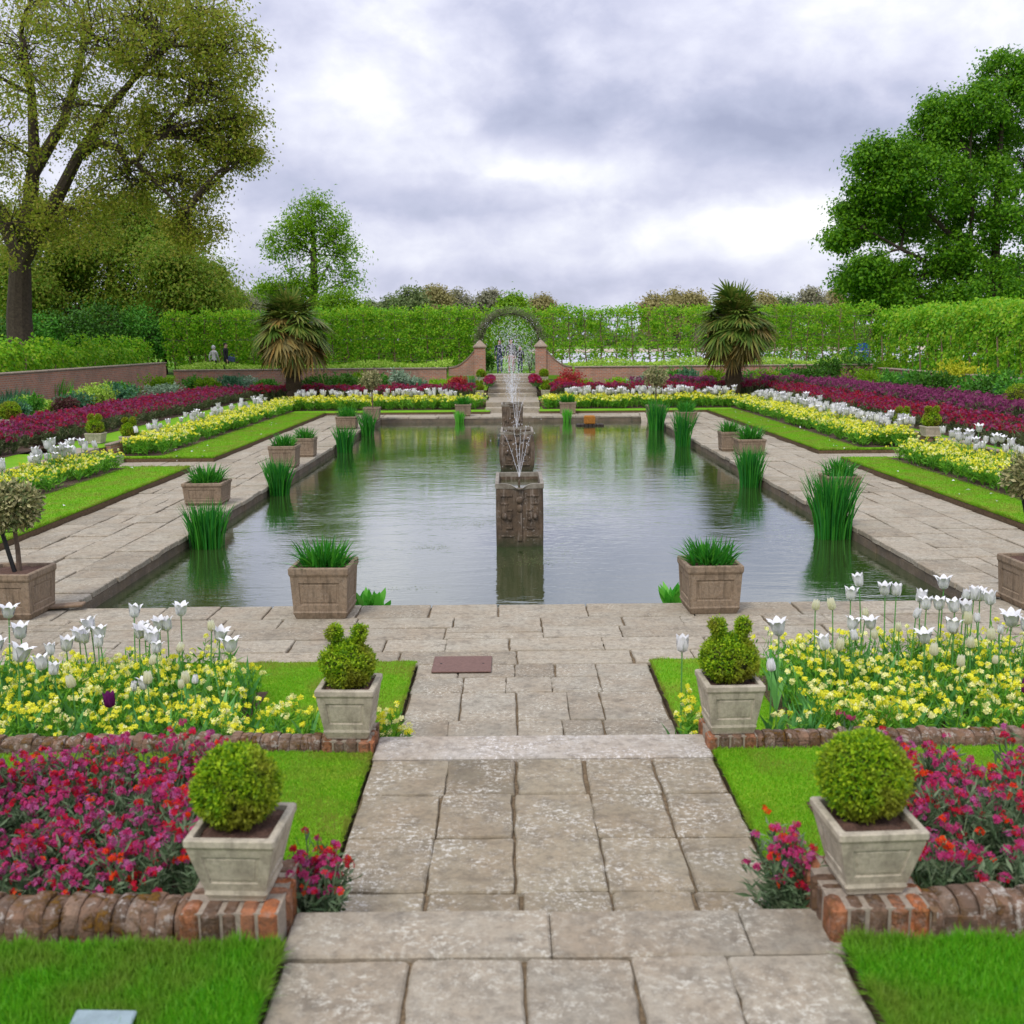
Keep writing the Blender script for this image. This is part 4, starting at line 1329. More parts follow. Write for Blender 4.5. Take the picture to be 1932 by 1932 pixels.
NR = [(1633, 1107, 6.25, .95, .6), (1609, 1135, 6.15, .95, .6), (1674, 1125, 6.2, .95, .5), (1690, 1127, 6.2, .9, .5), (1577, 1150, 6.0, .8, .1), (1740, 1140, 6.15, .95, .6), (1745, 1152, 6.1, .95, .6), (1773, 1150, 6.1, .95, .7), (1800, 1155, 6.0, 1, .8), (1823, 1160, 6.0, 1, .6), (1778, 1110, 6.25, 1.0, 1.2), (1815, 1130, 6.2, .7, .4), (1833, 1133, 6.2, 1, .6), (1850, 1137, 6.2, 1, .6), (1872, 1140, 6.15, 1, .7), (1905, 1180, 5.8, 1.15, .9), (1925, 1190, 5.7, 1, .8),
      (1612, 1222 - 30, 5.9, .95, .9), (1640, 1188, 5.9, .9, .9), (1563, 1226, 5.7, 1.0, .5), (1590, 1232, 5.65, .8, .1), (1607, 1205, 5.85, .7, .2), (1775, 1190, 5.85, 1, 1.), (1745, 1213, 5.7, 1, .9), (1800, 1197, 5.8, .85, .15), (1832, 1180, 5.9, .85, .15), (1870, 1210, 5.7, .8, .1), (1837, 1222, 5.65, .7, .1), (1755, 1238, 5.5, .75, .1), (1810, 1256, 5.4, .7, .1), (1880, 1250, 5.4, .5, .05), (1540, 1150, 6.0, .7, .15), (1620, 1165, 6.0, .6, .1), (1655, 1205, 5.8, .6, .1), (1720, 1165, 6.0, .7, .2), (1700, 1190, 5.9, .6, .1), (1860, 1175, 5.9, .6, .2), (1890, 1195, 5.8, .6, .2)]
IVORY_R = {4, 20, 24, 25, 26, 27, 28, 29, 30, 31, 32, 33, 35}
for i, (px, py, Y, s, op) in enumerate(NR):
    q = atY(px, py, Y)
    iv = i in IVORY_R
    lab = 'cream tulip bud among the near right yellow flowers' if iv else 'open white tulip standing above the near right yellow flowers'
    tulip(q[0], q[1], .036, q[2] - .036 + .047 * s, .047 * s, op * rng_op(), lab, 'cream tulip buds of the near right bed' if iv else TG_NEAR_R, 400 + i, 'ivory' if iv else 'white', s_rng.normal(0, .02, 2))
q = atY(1287, 1224, 5.08); tulip(q[0], q[1], .03, q[2] - .0, .046, .35, 'lone white tulip standing over the right lawn corner left of the planter', None, 450, 'white')
q = atY(1470, 1192, 5.15); tulip(q[0], q[1], .03, q[2] - .0, .05, 1.0, 'tall open white tulip right of the right middle planter', None, 451, 'white', (0, 0))
q = atY(1456, 1265, 5.1); tulip(q[0], q[1], .03, q[2] - .0, .034, .05, 'slim white tulip bud close beside the right middle planter', None, 452, 'white')
q = atY(203, 1325, 5.0); tulip(q[0], q[1], .036, q[2] - .02, .042, .35, 'dark plum tulip among the near left yellow flowers', None, 453, 'plum', (.01, 0), 'plum_tulip')
q = atY(1938, 1300, 5.0); tulip(q[0], q[1], .036, q[2] - .02, .042, .3, 'dark plum tulip at the right edge of the near right bed', None, 454, 'plum', (0, 0), 'plum_tulip')


def tulip_mesh(seed, h, r, opn):
    rng = np.random.default_rng(seed)
    m = MB()
    m.tube([(0, 0, 0), (rng.normal(0, .01), rng.normal(0, .01), h - r)], [.006, .005], 4, 1)
    tulip_leaves(m, rng, h * .9, 3, .05, 1)
    bloom(m, (0, 0, h - r), r, opn, rng, 0, (rng.normal(0, .15), rng.normal(0, .15)))
    o = m.build('white_tulip', [M['white'], M['tulip_leaf']], smooth=True)
    return o


protos = [tulip_mesh(500 + i, .42 + .03 * (i % 3), .066, op) for i, op in enumerate((.4, .65, .9, .25))]
spots = []
rt = np.random.default_rng(9)
def row(x0, x1, y0, y1, n, lab, grp, z=.086, ydens=1.0):
    for k in range(n):
        spots.append((rt.uniform(x0, x1), y0 + (y1 - y0) * rt.random() ** ydens, z, lab, grp))


row(-7.25, -6.85, 13.0, 17.5, 40, 'white tulip at the back of the left yellow bed before the side steps', 'white tulips of the left bed before the side steps')
row(-7.25, -6.95, 19.7, 31.0, 52, 'white tulip at the back of the left yellow bed beyond the side steps', 'white tulips of the left bed beyond the side steps')
row(7.1, 7.7, 12.3, 18.0, 52, 'white tulip at the back of the right yellow bed before the side steps', 'white tulips of the right bed before the side steps')
row(7.25, 7.7, 20.3, 31.5, 72, 'white tulip at the back of the right yellow bed beyond the side steps', 'white tulips of the right bed beyond the side steps')
for i, (x, y, z, lab, grp) in enumerate(spots):
    o = protos[i] if i < 4 else protos[i % 4].copy()
    if i >= 4:
        COL.objects.link(o)
    o.location = (x, y, z)
    o.rotation_euler = (0, 0, rt.uniform(0, 6.28))
    sc = rt.uniform(.85, 1.15)
    o.scale = (sc, sc, sc * rt.uniform(.88, 1.12))
    tag(o, lab, 'tulip', grp)


def tulip_mass(x0, x1, y0, y1, n, z, seed, h=.44, r=.08):
    rng = np.random.default_rng(seed)
    m = MB()
    for k in range(n):
        x, y, hh = rng.uniform(x0, x1), rng.uniform(y0, y1), h * rng.uniform(.85, 1.12)
        m.blades([(x, y, z)], [hh], [.012], [(0.001, 0, 0)], 1, 1, 1, (1, 1))
        bloom(m, (x, y, z + hh - r), r * rng.uniform(.8, 1.15), rng.uniform(.3, 1.), rng, 0, (rng.normal(0, .15), rng.normal(0, .15)))
    tag(m.build('white_tulip_drift', [M['white'], M['tulip_leaf']], smooth=True), kind='stuff')


tulip_mass(-6.9, -1.6, 32.35, 32.9, 56, .086, 1, .5, .09)
tulip_mass(1.7, 6.9, 32.3, 32.9, 110, .086, 2, .5, .09)
tulip_mass(7.2, 7.75, 20.2, 31.8, 120, .086, 3)


m = MB()
rp = np.random.default_rng(19)
P = np.concatenate([np.column_stack([rp.uniform(-6.5, -5.5, 26), rp.uniform(10, 30, 26), np.full(26, .104)]), np.column_stack([rp.uniform(5.8, 6.6, 32), rp.uniform(10, 30, 32), np.full(32, .104)])])
m.leaves(P, rp.uniform(.04, .07, len(P)), .035, unit(np.column_stack([rp.normal(size=(len(P), 2)), .1 * rp.normal(size=len(P))])), unit(rp.normal(0, .25, (len(P), 3)) + [0, 0, 1]), 0, .25)
tag(m.build('fallen_petals', M['white']), kind='stuff')

# ------------------------------------------------------------------ border plants
def mound(loc, rx, rz, mat, L, n, label, cat='shrub', seed=0, group=None, name='border_shrub', lumps=5, W=.5, stem=True):
    rng = np.random.default_rng(seed)
    o = empty(name, loc, label, cat, group)
    m = MB()
    for k in range(lumps):
        a = rng.uniform(0, 6.28)
        d = rng.uniform(.0, .55) * rx
        r = rx * rng.uniform(.42, .68)
        zz = rz * rng.uniform(.25, .62)
        leaf_shell(m, rng, (math.cos(a) * d, math.sin(a) * d, zz), (r, r, rz * rng.uniform(.4, .55)), n // lumps, L, L * W, 0, .35, 1.08, 4, .15, -.75)
    m.build('foliage', mat, o)
    m = MB()
    for k in range(5):
        a = rng.uniform(0, 6.28)
        m.tube([(0, 0, -.02), (math.cos(a) * rx * .4, math.sin(a) * rx * .4, rz * .6)], [.018, .008], 4)
    m.build('stem', M['twig'], o)
    return o


def spiky(loc, r, H, mat, label, seed, n=120, W=.03, lean=.5, group=None):
    return clump('spiky_plant', loc, n, H, r, W, mat, label, 'plant', seed, group, .8, lean, 4, (.8, 1, .9, .6, 0), 1.9)


def B(px, py, z=.5):
    return at(px, py, z)


def put(fn, px, py, *a, **k):
    q = B(px, py)
    if abs(q[0]) < 11.0 and q[1] < 36:
        q[0] = math.copysign(11.0 + .35 * (px % 3), q[0])
    return fn((q[0], q[1], .5), *a, **k)


# left border
put(mound, 238, 738, .55, .75, M['euph'], .08, 420, 'yellow-green rounded shrub against the left brick wall', 'shrub', 601, None, 'euphorbia', 7)
put(mound, 122, 778, .36, .34, M['limegreen'], .10, 300, 'lime-yellow leafy clump low in the left border', 'plant', 602, None, 'hosta', 5)
put(mound, 92, 776, .22, .28, M['limegreen'], .09, 160, 'smaller lime-yellow clump beside the larger one in the left border', 'plant', 603, None, 'hosta', 4)
put(mound, 240, 775, .42, .34, M['maroon'], .08, 300, 'dark maroon leafy plant between green shrubs in the left border', 'shrub', 604)
put(spiky, 60, 800, .75, .62, M['bluegreen'], 'wide blue-green feathery plant in the left border', 605, 420, .035, .6)
put(spiky, 105, 760, .55, .75, M['aquatic'], 'bright green sword-leaved plant in the left border', 606, 160, .04, .5)
put(spiky, 20, 775, .6, .6, M['bluegreen'], 'blue-green grassy plant at the left picture edge', 607, 260, .03, .6)
LB = 'green perennials along the left brick wall'
for k, (px, py, rx, rz, mt, L) in enumerate([(185, 765, .65, .62, 'limegreen', .08), (150, 752, .6, .55, 'dark_leaf', .1), (205, 782, .5, .42, 'midgreen', .08), (275, 752, .7, .45, 'midgreen', .09), (300, 742, .6, .5, 'fresh_leaf', .09), (330, 745, .7, .35, 'silver', .08), (265, 768, .6, .35, 'bluegreen', .08), (165, 790, .5, .35, 'bluegreen', .08), (350, 728, .6, .45, 'dark_leaf', .09), (370, 735, .55, .42, 'midgreen', .09), (310, 765, .5, .22, 'maroon', .07), (80, 745, .6, .45, 'midgreen', .09), (130, 740, .7, .4, 'fresh_leaf', .09), (225, 760, .6, .5, 'bluegreen', .09)]):
    put(mound, px, py, rx, rz, M[mt], L, 380, 'leafy green perennial crowded in the left border below the brick wall', 'plant', 610 + k, LB, 'border_perennial')
FB = 'low perennials below the far wall left of the gate'
for k, (px, rx, rz, mt) in enumerate([(400, .6, .4, 'fresh_leaf'), (430, .6, .45, 'bluegreen'), (470, .7, .35, 'silver'), (500, .6, .3, 'midgreen'), (595, .7, .45, 'dark_leaf'), (625, .8, .45, 'midgreen'), (655, .6, .5, 'dark_leaf'), (680, .6, .55, 'fresh_leaf'), (715, .8, .5, 'midgreen'), (750, .5, .65, 'silver'), (775, .6, .35, 'silver'), (825, .7, .2, 'lime_leaf'), (850, .7, .2, 'lime_leaf')]):
    q = atY(px, 722, 36.9 + .5 * (k % 3))
    mound((q[0], q[1], .5), rx, rz, M[mt], .10, 300, 'leafy low perennial below the far wall left of the gate', 'plant', 640 + k, FB, 'border_perennial')
FR = 'low perennials below the far wall right of the gate'
for k, (px, rx, rz, mt) in enumerate([(1065, .5, .25, 'midgreen'), (1095, .6, .2, 'lime_leaf'), (1170, .7, .2, 'lime_leaf'), (1215, .6, .42, 'silver'), (1240, .7, .55, 'midgreen'), (1268, .7, .55, 'midgreen'), (1300, .7, .6, 'bluegreen'), (1335, .7, .5, 'fresh_leaf'), (1425, .7, .5, 'midgreen'), (1450, .8, .5, 'fresh_leaf'), (1480, .8, .55, 'midgreen'), (1510, .7, .6, 'dark_leaf'), (1540, .8, .7, 'dark_leaf')]):
    q = atY(px, 722, 36.6 + .5 * (k % 3))
    mound((q[0], q[1], .5), rx, rz, M[mt], .10, 300, 'leafy low perennial below the far wall right of the gate', 'plant', 660 + k, FR, 'border_perennial')
for k, (x, y, r, h, lab) in enumerate([(-1.85, 36.2, .42, .42, 'small red-leaved shrub left of the far steps'), (2.1, 36.6, .62, .62, 'bright red-leaved shrub right of the far steps'), (1.75, 35.4, .45, .36, 'dark red clump below the bright red shrub')]):
    mound((x, y, .48), r, h, M['redshrub'], .07, 420, lab, 'shrub', 680 + k, None, 'red_shrub')
spiky((-1.45, 36.8, .5), .3, .5, M['bluegreen'], 'dark spiky plant left of the far steps', 683, 70, .03, .8)
spiky((-3.3, 37.2, .5), .3, .45, M['bluegreen'], 'dark spiky plant against the far wall left of the gate', 684, 60, .03, .8)
# trailing red flowers down both sides of the far steps
wallflowers('red_wallflower_drift', np.concatenate([scatter([(-.80, -.62, 34.4, 38.2)], 130, rg), scatter([(.72, .92, 34.4, 38.2)], 130, rg)]), .62, .22, 4, .05, .04, 4, RM2, [.6, .3, .1], M['wf_leaf'], 217, .1, 4, .05)
# right border
put(mound, 1800, 738, .95, .95, M['euph'], .10, 700, 'large yellow-green domed shrub in front of the right hedge', 'shrub', 690, None, 'euphorbia', 9)
put(mound, 1795, 745, .6, .5, M['dark_leaf'], .09, 300, 'dark green skirt of stems below the yellow-green domed shrub', 'shrub', 691)
RB = 'green perennials filling the right border'
for k, (px, py, rx, rz, mt, L) in enumerate([(1565, 722, .8, .7, 'dark_leaf', .10), (1600, 720, .9, .7, 'dark_leaf', .10), (1640, 718, .9, .6, 'midgreen', .10), (1680, 720, .9, .6, 'fresh_leaf', .10), (1560, 738, .8, .45, 'fresh_leaf', .09), (1600, 742, .8, .45, 'midgreen', .09), (1640, 745, .8, .5, 'midgreen', .10), (1690, 750, .7, .55, 'dark_leaf', .10), (1730, 742, .7, .45, 'bluegreen', .09), (1660, 765, .8, .4, 'midgreen', .09), (1720, 775, .8, .45, 'bluegreen', .09), (1770, 772, .7, .5, 'dark_leaf', .10), (1840, 762, .8, .5, 'midgreen', .1), (1890, 770, .8, .55, 'dark_leaf', .1), (1870, 790, .7, .4, 'bluegreen', .1), (1925, 775, .7, .55, 'midgreen', .1), (1810, 785, .7, .4, 'midgreen', .1), (1900, 748, .9, .45, 'midgreen', .1), (1520, 735, .7, .4, 'midgreen', .1), (1750, 720, .8, .5, 'limegreen', .1), (1930, 742, .9, .4, 'fresh_leaf', .1)]):
    put(mound, px, py, rx, rz * 1.4, M[mt], L, 400, 'leafy green perennial crowded in the right border below the hedge', 'plant', 700 + k, RB, 'border_perennial')

# ------------------------------------------------------------------ walls, gate pillars, steps
def wall(name, x0, x1, y0, y1, z0, z1, label, cap=.05, over=.03, mat='brick'):
    o = empty(name, ((x0 + x1) / 2, (y0 + y1) / 2, z0), label, 'wall')
    cx, cy = (x0 + x1) / 2, (y0 + y1) / 2
    m = MB()
    m.box(x0 - cx, x1 - cx, y0 - cy, y1 - cy, 0, z1 - cap - z0)
    m.build('brickwork', M[mat], o)
    m = MB()
    rng = np.random.default_rng(int(abs(x0 * 7 + y0)))
    if x1 - x0 > y1 - y0:
        x = x0 - over
        while x < x1 + over:
            e = min(x1 + over, x + rng.uniform(.35, .6))
            m.box(x - cx, e - cx, y0 - over - cy, y1 + over - cy, z1 - cap - z0 + .002, z1 - z0, 0, .012)
            x = e
    else:
        y = y0 - over
        while y < y1 + over:
            e = min(y1 + over, y + rng.uniform(.35, .6))
            m.box(x0 - over - cx, x1 + over - cx, y - cy, e - cy, z1 - cap - z0 + .002, z1 - z0, 0, .012)
            y = e
    m.build('coping', M['cap'], o)
    return o


wall('brick_wall', -12.85, -12.56, 14, 38.98, .3, 1.43, 'long red brick wall along the left border')
wall('brick_wall', -12.3, -2.35, 39.01, 39.3, .3, 1.15, 'low brick wall across the far end left of the gate')
wall('brick_wall', 2.35, 13.2, 39.01, 39.3, .3, 1.15, 'low brick wall across the far end right of the gate')
wall('brick_wall', 13.36, 13.65, 14, 38.9, .3, 1.02, 'low brick wall along the right border below the hedge')
wall('brick_wall', -7.42, -7.32, 6.9, 17.75, -.1, .33, 'low brick terrace wall behind the left tulips before the side steps', .04, .01)
wall('brick_wall', -7.42, -7.32, 19.3, 33.0, -.1, .33, 'low brick terrace wall behind the left tulips beyond the side steps', .04, .01)
wall('brick_wall', 7.77, 7.87, 6.9, 18.3, -.1, .33, 'low brick terrace wall behind the right tulips before the side steps', .04, .01)
wall('brick_wall', 7.77, 7.87, 19.7, 33.0, -.1, .33, 'low brick terrace wall behind the right tulips beyond the side steps', .04, .01)
wall('brick_wall', -7.3, -.75, 33.02, 33.12, -.1, .33, 'low brick terrace wall behind the far tulips left of the steps', .04, .01)
wall('brick_wall', .92, 7.75, 33.02, 33.12, -.1, .33, 'low brick terrace wall behind the far tulips right of the steps', .04, .01)
for sx, lab in ((-1, 'left'), (1, 'right')):
    x0, x1 = (-10.28, -10.18) if sx < 0 else (10.38, 10.48)
    wall('brick_wall', x0, x1, 6.9, 35.2, .1, .54, f'low brick terrace wall behind the {lab} red flower bed', .04, .01)
for (a, b, c, d, z0, z1) in ((0, 0, 0, 0, 0, 0),):
    pass
steps('side_step', [(-7.45, -7.05, 17.8, 19.2, -.05, .14), (-7.85, -7.45, 17.8, 19.2, -.05, .28)], M['paving_pale'], 3)
steps('side_step', [(7.45, 7.85, 18.36, 19.6, -.05, .14), (7.86, 8.2, 18.36, 19.6, -.05, .28)], M['paving_pale'], 4)


def gate_pillar(x, label, sx):
    o = empty('gate_pillar', (x, 39.2, .4), label, 'gate pillar')
    m = MB()
    m.box(-.2, .2, -.2, .2, 0, 1.44)
    m.build('shaft', M['brick'], o)
    m = MB()
    m.rings([sqr(.205, 1.442, .01), sqr(.245, 1.46, .01), sqr(.245, 1.50, .01), sqr(.05, 1.70, .005), sqr(.004, 1.73, .001)], 0, True, True)
    m.build('cap', M['cap'], o)
    # wing wall swept down in a curve
    m = MB()
    n = 14
    X = np.linspace(.2, 1.15, n)
    Z = .72 + .62 * ((1.15 - X) / .95) ** 2.0
    for a, b, y0, y1, zo, mt in ((0, 0, -.12, .12, 0, 0),):
        V = []
        for xx, zz in zip(X, Z):
            V += [(sx * xx, y0, 0), (sx * xx, y0, zz), (sx * xx, y1, zz), (sx * xx, y1, 0)]
        f = []
        for i in range(n - 1):
            for j in range(3):
                f.append((4 * i + j, 4 * i + j + 1, 4 * i + j + 5, 4 * i + j + 4))
        m.add(V, f)
    m.build('wing_wall', M['brick'], o)
    m = MB()
    V = []
    for xx, zz in zip(X, Z):
        V += [(sx * xx, -.15, zz + .002), (sx * xx, -.15, zz + .045), (sx * xx, .15, zz + .045), (sx * xx, .15, zz + .002)]
    f = []
    for i in range(n - 1):
        for j in range(4):
            f.append((4 * i + j, 4 * i + (j + 1) % 4, 4 * i + 4 + (j + 1) % 4, 4 * i + j + 4))
    m.add(V, f)
    m.build('wing_coping', M['cap'], o)


gate_pillar(-1.12, 'brick gate pillar with pyramid cap left of the far steps', -1)
gate_pillar(1.10, 'brick gate pillar with pyramid cap right of the far steps', 1)
FX0, FX1 = -.76, .86
steps('far_step', [(FX0, FX1, 31.5, 32.0, -.05, .14), (FX0, FX1, 32.0, 33.2, -.05, .28), (FX0 - .02, FX1 + .02, 33.2, 34.9, .1, .285),
                   (FX0, FX1, 34.9, 35.35, .1, .40), (FX0, FX1, 35.35, 37.0, .1, .52), (FX0, FX1, 37.0, 37.4, .3, .62), (FX0, FX1, 37.4, 37.8, .3, .72), (FX0, FX1, 37.8, 38.2, .3, .81), (FX0 - .1, FX1 + .1, 38.2, 39.6, .3, .90)], M['paving_pale'], 5)
slabs('path', -.8, .9, 31.0, 31.5, 0, M['paving_pale'], wid=(.4, .5), lng=(.4, .6), seed=31)


# ------------------------------------------------------------------ rose arch
def arch():
    o = empty('rose_arch', (-.02, 40.6, .84), 'dark rose arch of bent metal and bare climbing stems behind the gate', 'arch')
    rng = np.random.default_rng(12)
    rad, zc = 1.10, 1.16
    m = MB()
    for y in (-.3, .3):
        a = np.linspace(0, math.pi, 22)
        arc = [(rad, y, 0)] + [(rad * math.cos(t), y, zc + rad * math.sin(t)) for t in a] + [(-rad, y, 0)]
        m.tube(arc, .02, 6)
    for t in np.linspace(0, math.pi, 11):
        m.tube([(rad * math.cos(t), -.3, zc + rad * math.sin(t)), (rad * math.cos(t), .3, zc + rad * math.sin(t))], .015, 5)
    m.build('frame', M['dark_wood'], o)
    m = MB()
    N = 90
    for k in range(N):
        t0 = rng.uniform(-.3, math.pi + .3)
        pts = []
        for s in range(6):
            t = t0 + s * rng.uniform(.05, .12)
            r = rad + rng.uniform(-.10, .26)
            z = zc + r * math.sin(t) if 0 < t < math.pi else zc - abs(t if t < 0 else t - math.pi) * 1.2
            pts.append((r * math.cos(min(max(t, 0), math.pi)), rng.uniform(-.4, .4), z))
        m.tube(pts, .008, 4)
    m.build('climbing_stem', M['grey_twig'], o)
    m = MB()
    n = 4200
    t = rng.uniform(0, math.pi, n)
    r = rad + rng.normal(.08, .11, n)
    P = np.column_stack([r * np.cos(t), rng.uniform(-.45, .45, n), zc + r * np.sin(t)])
    m.leaves(P, .06 * rng.uniform(.6, 1.3, n), .03, unit(rng.normal(size=(n, 3))), unit(rng.normal(size=(n, 3))), 0)
    m.build('foliage', [M['far_green']], o)


arch()

# ------------------------------------------------------------------ palms
def fan(m, rng, o, d, plen, r, droop, mat, nl=17, fold=0.0):
    """a fan leaf: stalk from o along d, then stiff leaflets spreading from its end"""
    o, d = np.asarray(o, float), unit(np.asarray(d, float))
    up = np.array([0, 0, 1.0])
    hub = o + d * plen - up * plen * droop * .25
    m.tube([o, o + d * plen * .6, hub], [.014, .011, .008], 4, 2, False)
    bend = max(0., .95 - d[2]) * (.55 + .35 * rng.random())
    ax = unit(d - up * (droop * .5 + bend * .8))
    sd = unit(np.cross(ax, up))
    nm = np.cross(sd, ax)
    for j in range(nl):
        a = (j / (nl - 1) - .5) * 2 * 1.75
        dirn = unit(ax * math.cos(a) + sd * math.sin(a) + nm * rng.normal(0, .08))
        L = r * (1 - .22 * abs(a) / 1.75) * rng.uniform(.85, 1.1)
        t = np.array([0, .35, .7, 1.0])
        sag = droop * L * .55
        C = hub + dirn * (L * t)[:, None] - up * (sag * t ** 2.2)[:, None]
        side = np.cross(dirn, nm)
        W = np.array([.010, .027, .021, .003]) * (r / .5)
        v = np.stack([C - side * W[:, None], C + side * W[:, None]], 1).reshape(-1, 3)
        m.add(v, [(0, 1, 3, 2), (2, 3, 5, 4), (4, 5, 7, 6)], mat)


def palm(loc, H, label, seed):
    rng = np.random.default_rng(seed)
    o = empty('fan_palm', loc, label, 'palm tree')
    m = MB()
    n = 24
    z = np.linspace(0, H, n)
    rad = .22 + .06 * (z / H) + rng.uniform(-.02, .02, n)
    m.tube(np.column_stack([rng.normal(0, .008, n), rng.normal(0, .008, n), z]), rad, 14)
    K = 1100
    zz = rng.uniform(.05, H, K)
    a = rng.uniform(0, 6.28, K)
    P = np.column_stack([np.cos(a) * .235, np.sin(a) * .235, zz])
    D = unit(np.column_stack([np.cos(a) * .5, np.sin(a) * .5, rng.uniform(-1, .6, K)]))
    m.leaves(P, rng.uniform(.08, .2, K), .012, D, unit(np.column_stack([np.cos(a), np.sin(a), np.zeros(K)])), 0)
    m.build('trunk', M['palm_bark'], o)
    g, b = MB(), MB()
    top = H
    for k in range(104):
        a = rng.uniform(0, 6.28)
        se = rng.uniform(-.62, .99)
        e = math.asin(se)
        d = (math.cos(a) * math.cos(e), math.sin(a) * math.cos(e), se)
        dry = rng.random() < (.75 if se < -.25 else .40 if se < .15 else .08)
        fan(b if se < -.05 else g, rng, (0, 0, top - .18 + .12 * se + rng.normal(0, .12)), d, rng.uniform(.62, .90) * (1 - .25 * max(0, se)), rng.uniform(.66, .86) * (1 - .22 * max(0, se)), rng.uniform(.18, .36) * (1.2 - .6 * se), int(dry), 19)
    for k in range(16):
        a = rng.uniform(0, 6.28)
        d = (math.cos(a) * .62, math.sin(a) * .62, -rng.uniform(.5, .9))
        fan(b, rng, (0, 0, top - rng.uniform(.2, .5)), d, rng.uniform(.5, .8), rng.uniform(.35, .5), .8, 1, 15)
    mats = [M['palm_green'], M['palm_brown'], M['palm_bark']]
    g.build('crown', mats, o)
    b.build('dry_frond_skirt', mats, o)


q = atY(555, 750, 33.4); palm((q[0], q[1], .28), 2.5, 'fan palm with a shaggy dry skirt left of the gate', 21)
q = atY(1383, 738, 33.6); palm((q[0], q[1], .28), 2.5, 'fan palm with a shaggy dry skirt right of the gate', 22)


# ------------------------------------------------------------------ trees
def tree(name, label, base, lobes, mat, bark, seed, trunk, leaf=.08, ncl=26, nlf=60, clr=.35, group=None, limbs=(), W=.62, twig=True, cat='tree', hollow=.45, sub=True, fine=1):
    """trunk and limbs as tapering tubes; leaves in many small clusters spread through the lobes of the crown.
    lobes: (x, y, z, rx, ry, rz, density) in garden coordinates"""
    rng = np.random.default_rng(seed)
    base = np.asarray(base, float)
    o = empty(name, base, label, cat, group)
    mt, mb, ml = MB(), MB(), MB()
    tp = np.asarray(trunk[0], float)
    tr = np.asarray(trunk[1], float)
    mt.tube(tp - base, tr, 10)
    nodes = [tp]
    for pts, rads in limbs:
        pts = np.asarray(pts, float)
        mt.tube(pts - base, rads, 8)
        nodes.append(pts)
    nodes = np.concatenate(nodes)
    for (x, y, z, rx, ry, rz, dn) in lobes:
        c = np.array([x, y, z])
        d = np.linalg.norm((nodes - c) * [1, 1, 1.0], axis=1) + np.maximum(0, nodes[:, 2] - z) * 2.0
        s = nodes[np.argmin(d)]
        mid = (s + c) / 2 + rng.normal(0, .08, 3) * np.linalg.norm(c - s) + [0, 0, .10 * np.linalg.norm(c - s)]
        t = np.linspace(0, 1, 7)[:, None]
        path = s * (1 - t) ** 2 + 2 * mid * t * (1 - t) + c * t ** 2
        rb = min(tr[-1] * .6, .02 + .022 * np.linalg.norm(c - s))
        mb.tube(path - base, np.linspace(rb, rb * .35, 7), 6, 0, False)
        k = max(4, int(ncl * dn))
        dd = sphere_pts(rng, k)
        rr = rng.uniform(hollow, 1.0, k) ** .6
        P = c + dd * rr[:, None] * np.array([rx, ry, rz])
        for p in P:
            if twig:
                s2 = path[rng.integers(3, 7)]
                m2 = (s2 + p) / 2 + rng.normal(0, .1, 3) * np.linalg.norm(p - s2)
                mb.tube(np.array([s2, m2, p]) - base, [rb * .30, rb * .18, .010 * fine], 4, 0, False)
        nl = (nlf * rng.uniform(.6, 1.4, k)).astype(int)
        idx = np.repeat(np.arange(k), nl)
        n = len(idx)
        cr = clr * rng.uniform(.6, 1.3, k)
        off = rng.normal(size=(n, 3)) * .5 * np.array([1, 1, .75])
        Q = P[idx] + off * cr[idx][:, None]
        N = unit(off + rng.normal(size=(n, 3)) * .7 + [0, 0, .7])
        D = unit(np.cross(N, rng.normal(size=(n, 3))) + [0, 0, -.25])
        ml.leaves(Q - base, leaf * rng.uniform(.6, 1.35, n), leaf * W * rng.uniform(.7, 1.2, n), D, N, 0)
    mt.build('trunk', bark, o)
    mb.build('branches', bark, o)
    ml.build('crown', mat, o)
    return o


def lob(px, py, r, Y, dep=1.0, dn=1.0, sy=1.0, dy=0.0):
    q = atY(px, py, Y + dy)
    u = Y / FPX
    return (q[0], q[1], q[2], r * u, r * u * dep, r * u * sy, dn)


# the big plane tree, left
YP_ = 33.
P_ = lambda px, py, dy=0: atY(px, py, YP_ + dy)
base = P_(40, 660); base[2] = OUT
rl = np.random.default_rng(4)
lobes = []
for (px, py, r, dn) in [(330, 225, 95, 1.2), (430, 265, 58, .9), (395, 150, 85, 1.2), (430, 90, 60, .8), (300, 75, 110, 1.2), (170, 60, 120, 1.1), (40, 90, 120, 1.1), (-80, 120, 120, .6), (120, 190, 110, .8), (-20, 250, 100, .8), (215, 240, 85, .7), (240, 340, 90, 1.0), (340, 330, 80, 1.1), (360, 420, 55, .9), (130, 400, 90, 1.0), (20, 420, 100, 1.1), (-90, 350, 110, .5), (250, 20, 110, 1.0), (90, -40, 130, .8), (380, 20, 75, .8), (462, 235, 32, .35), (470, 295, 28, .3)]:
    for s in (-1, 1):
        lobes.append(lob(px, py + rl.uniform(-10, 10), r, YP_, 1.0, dn * .8, .85, s * r / FPX * YP_ * rl.uniform(.2, .9)))
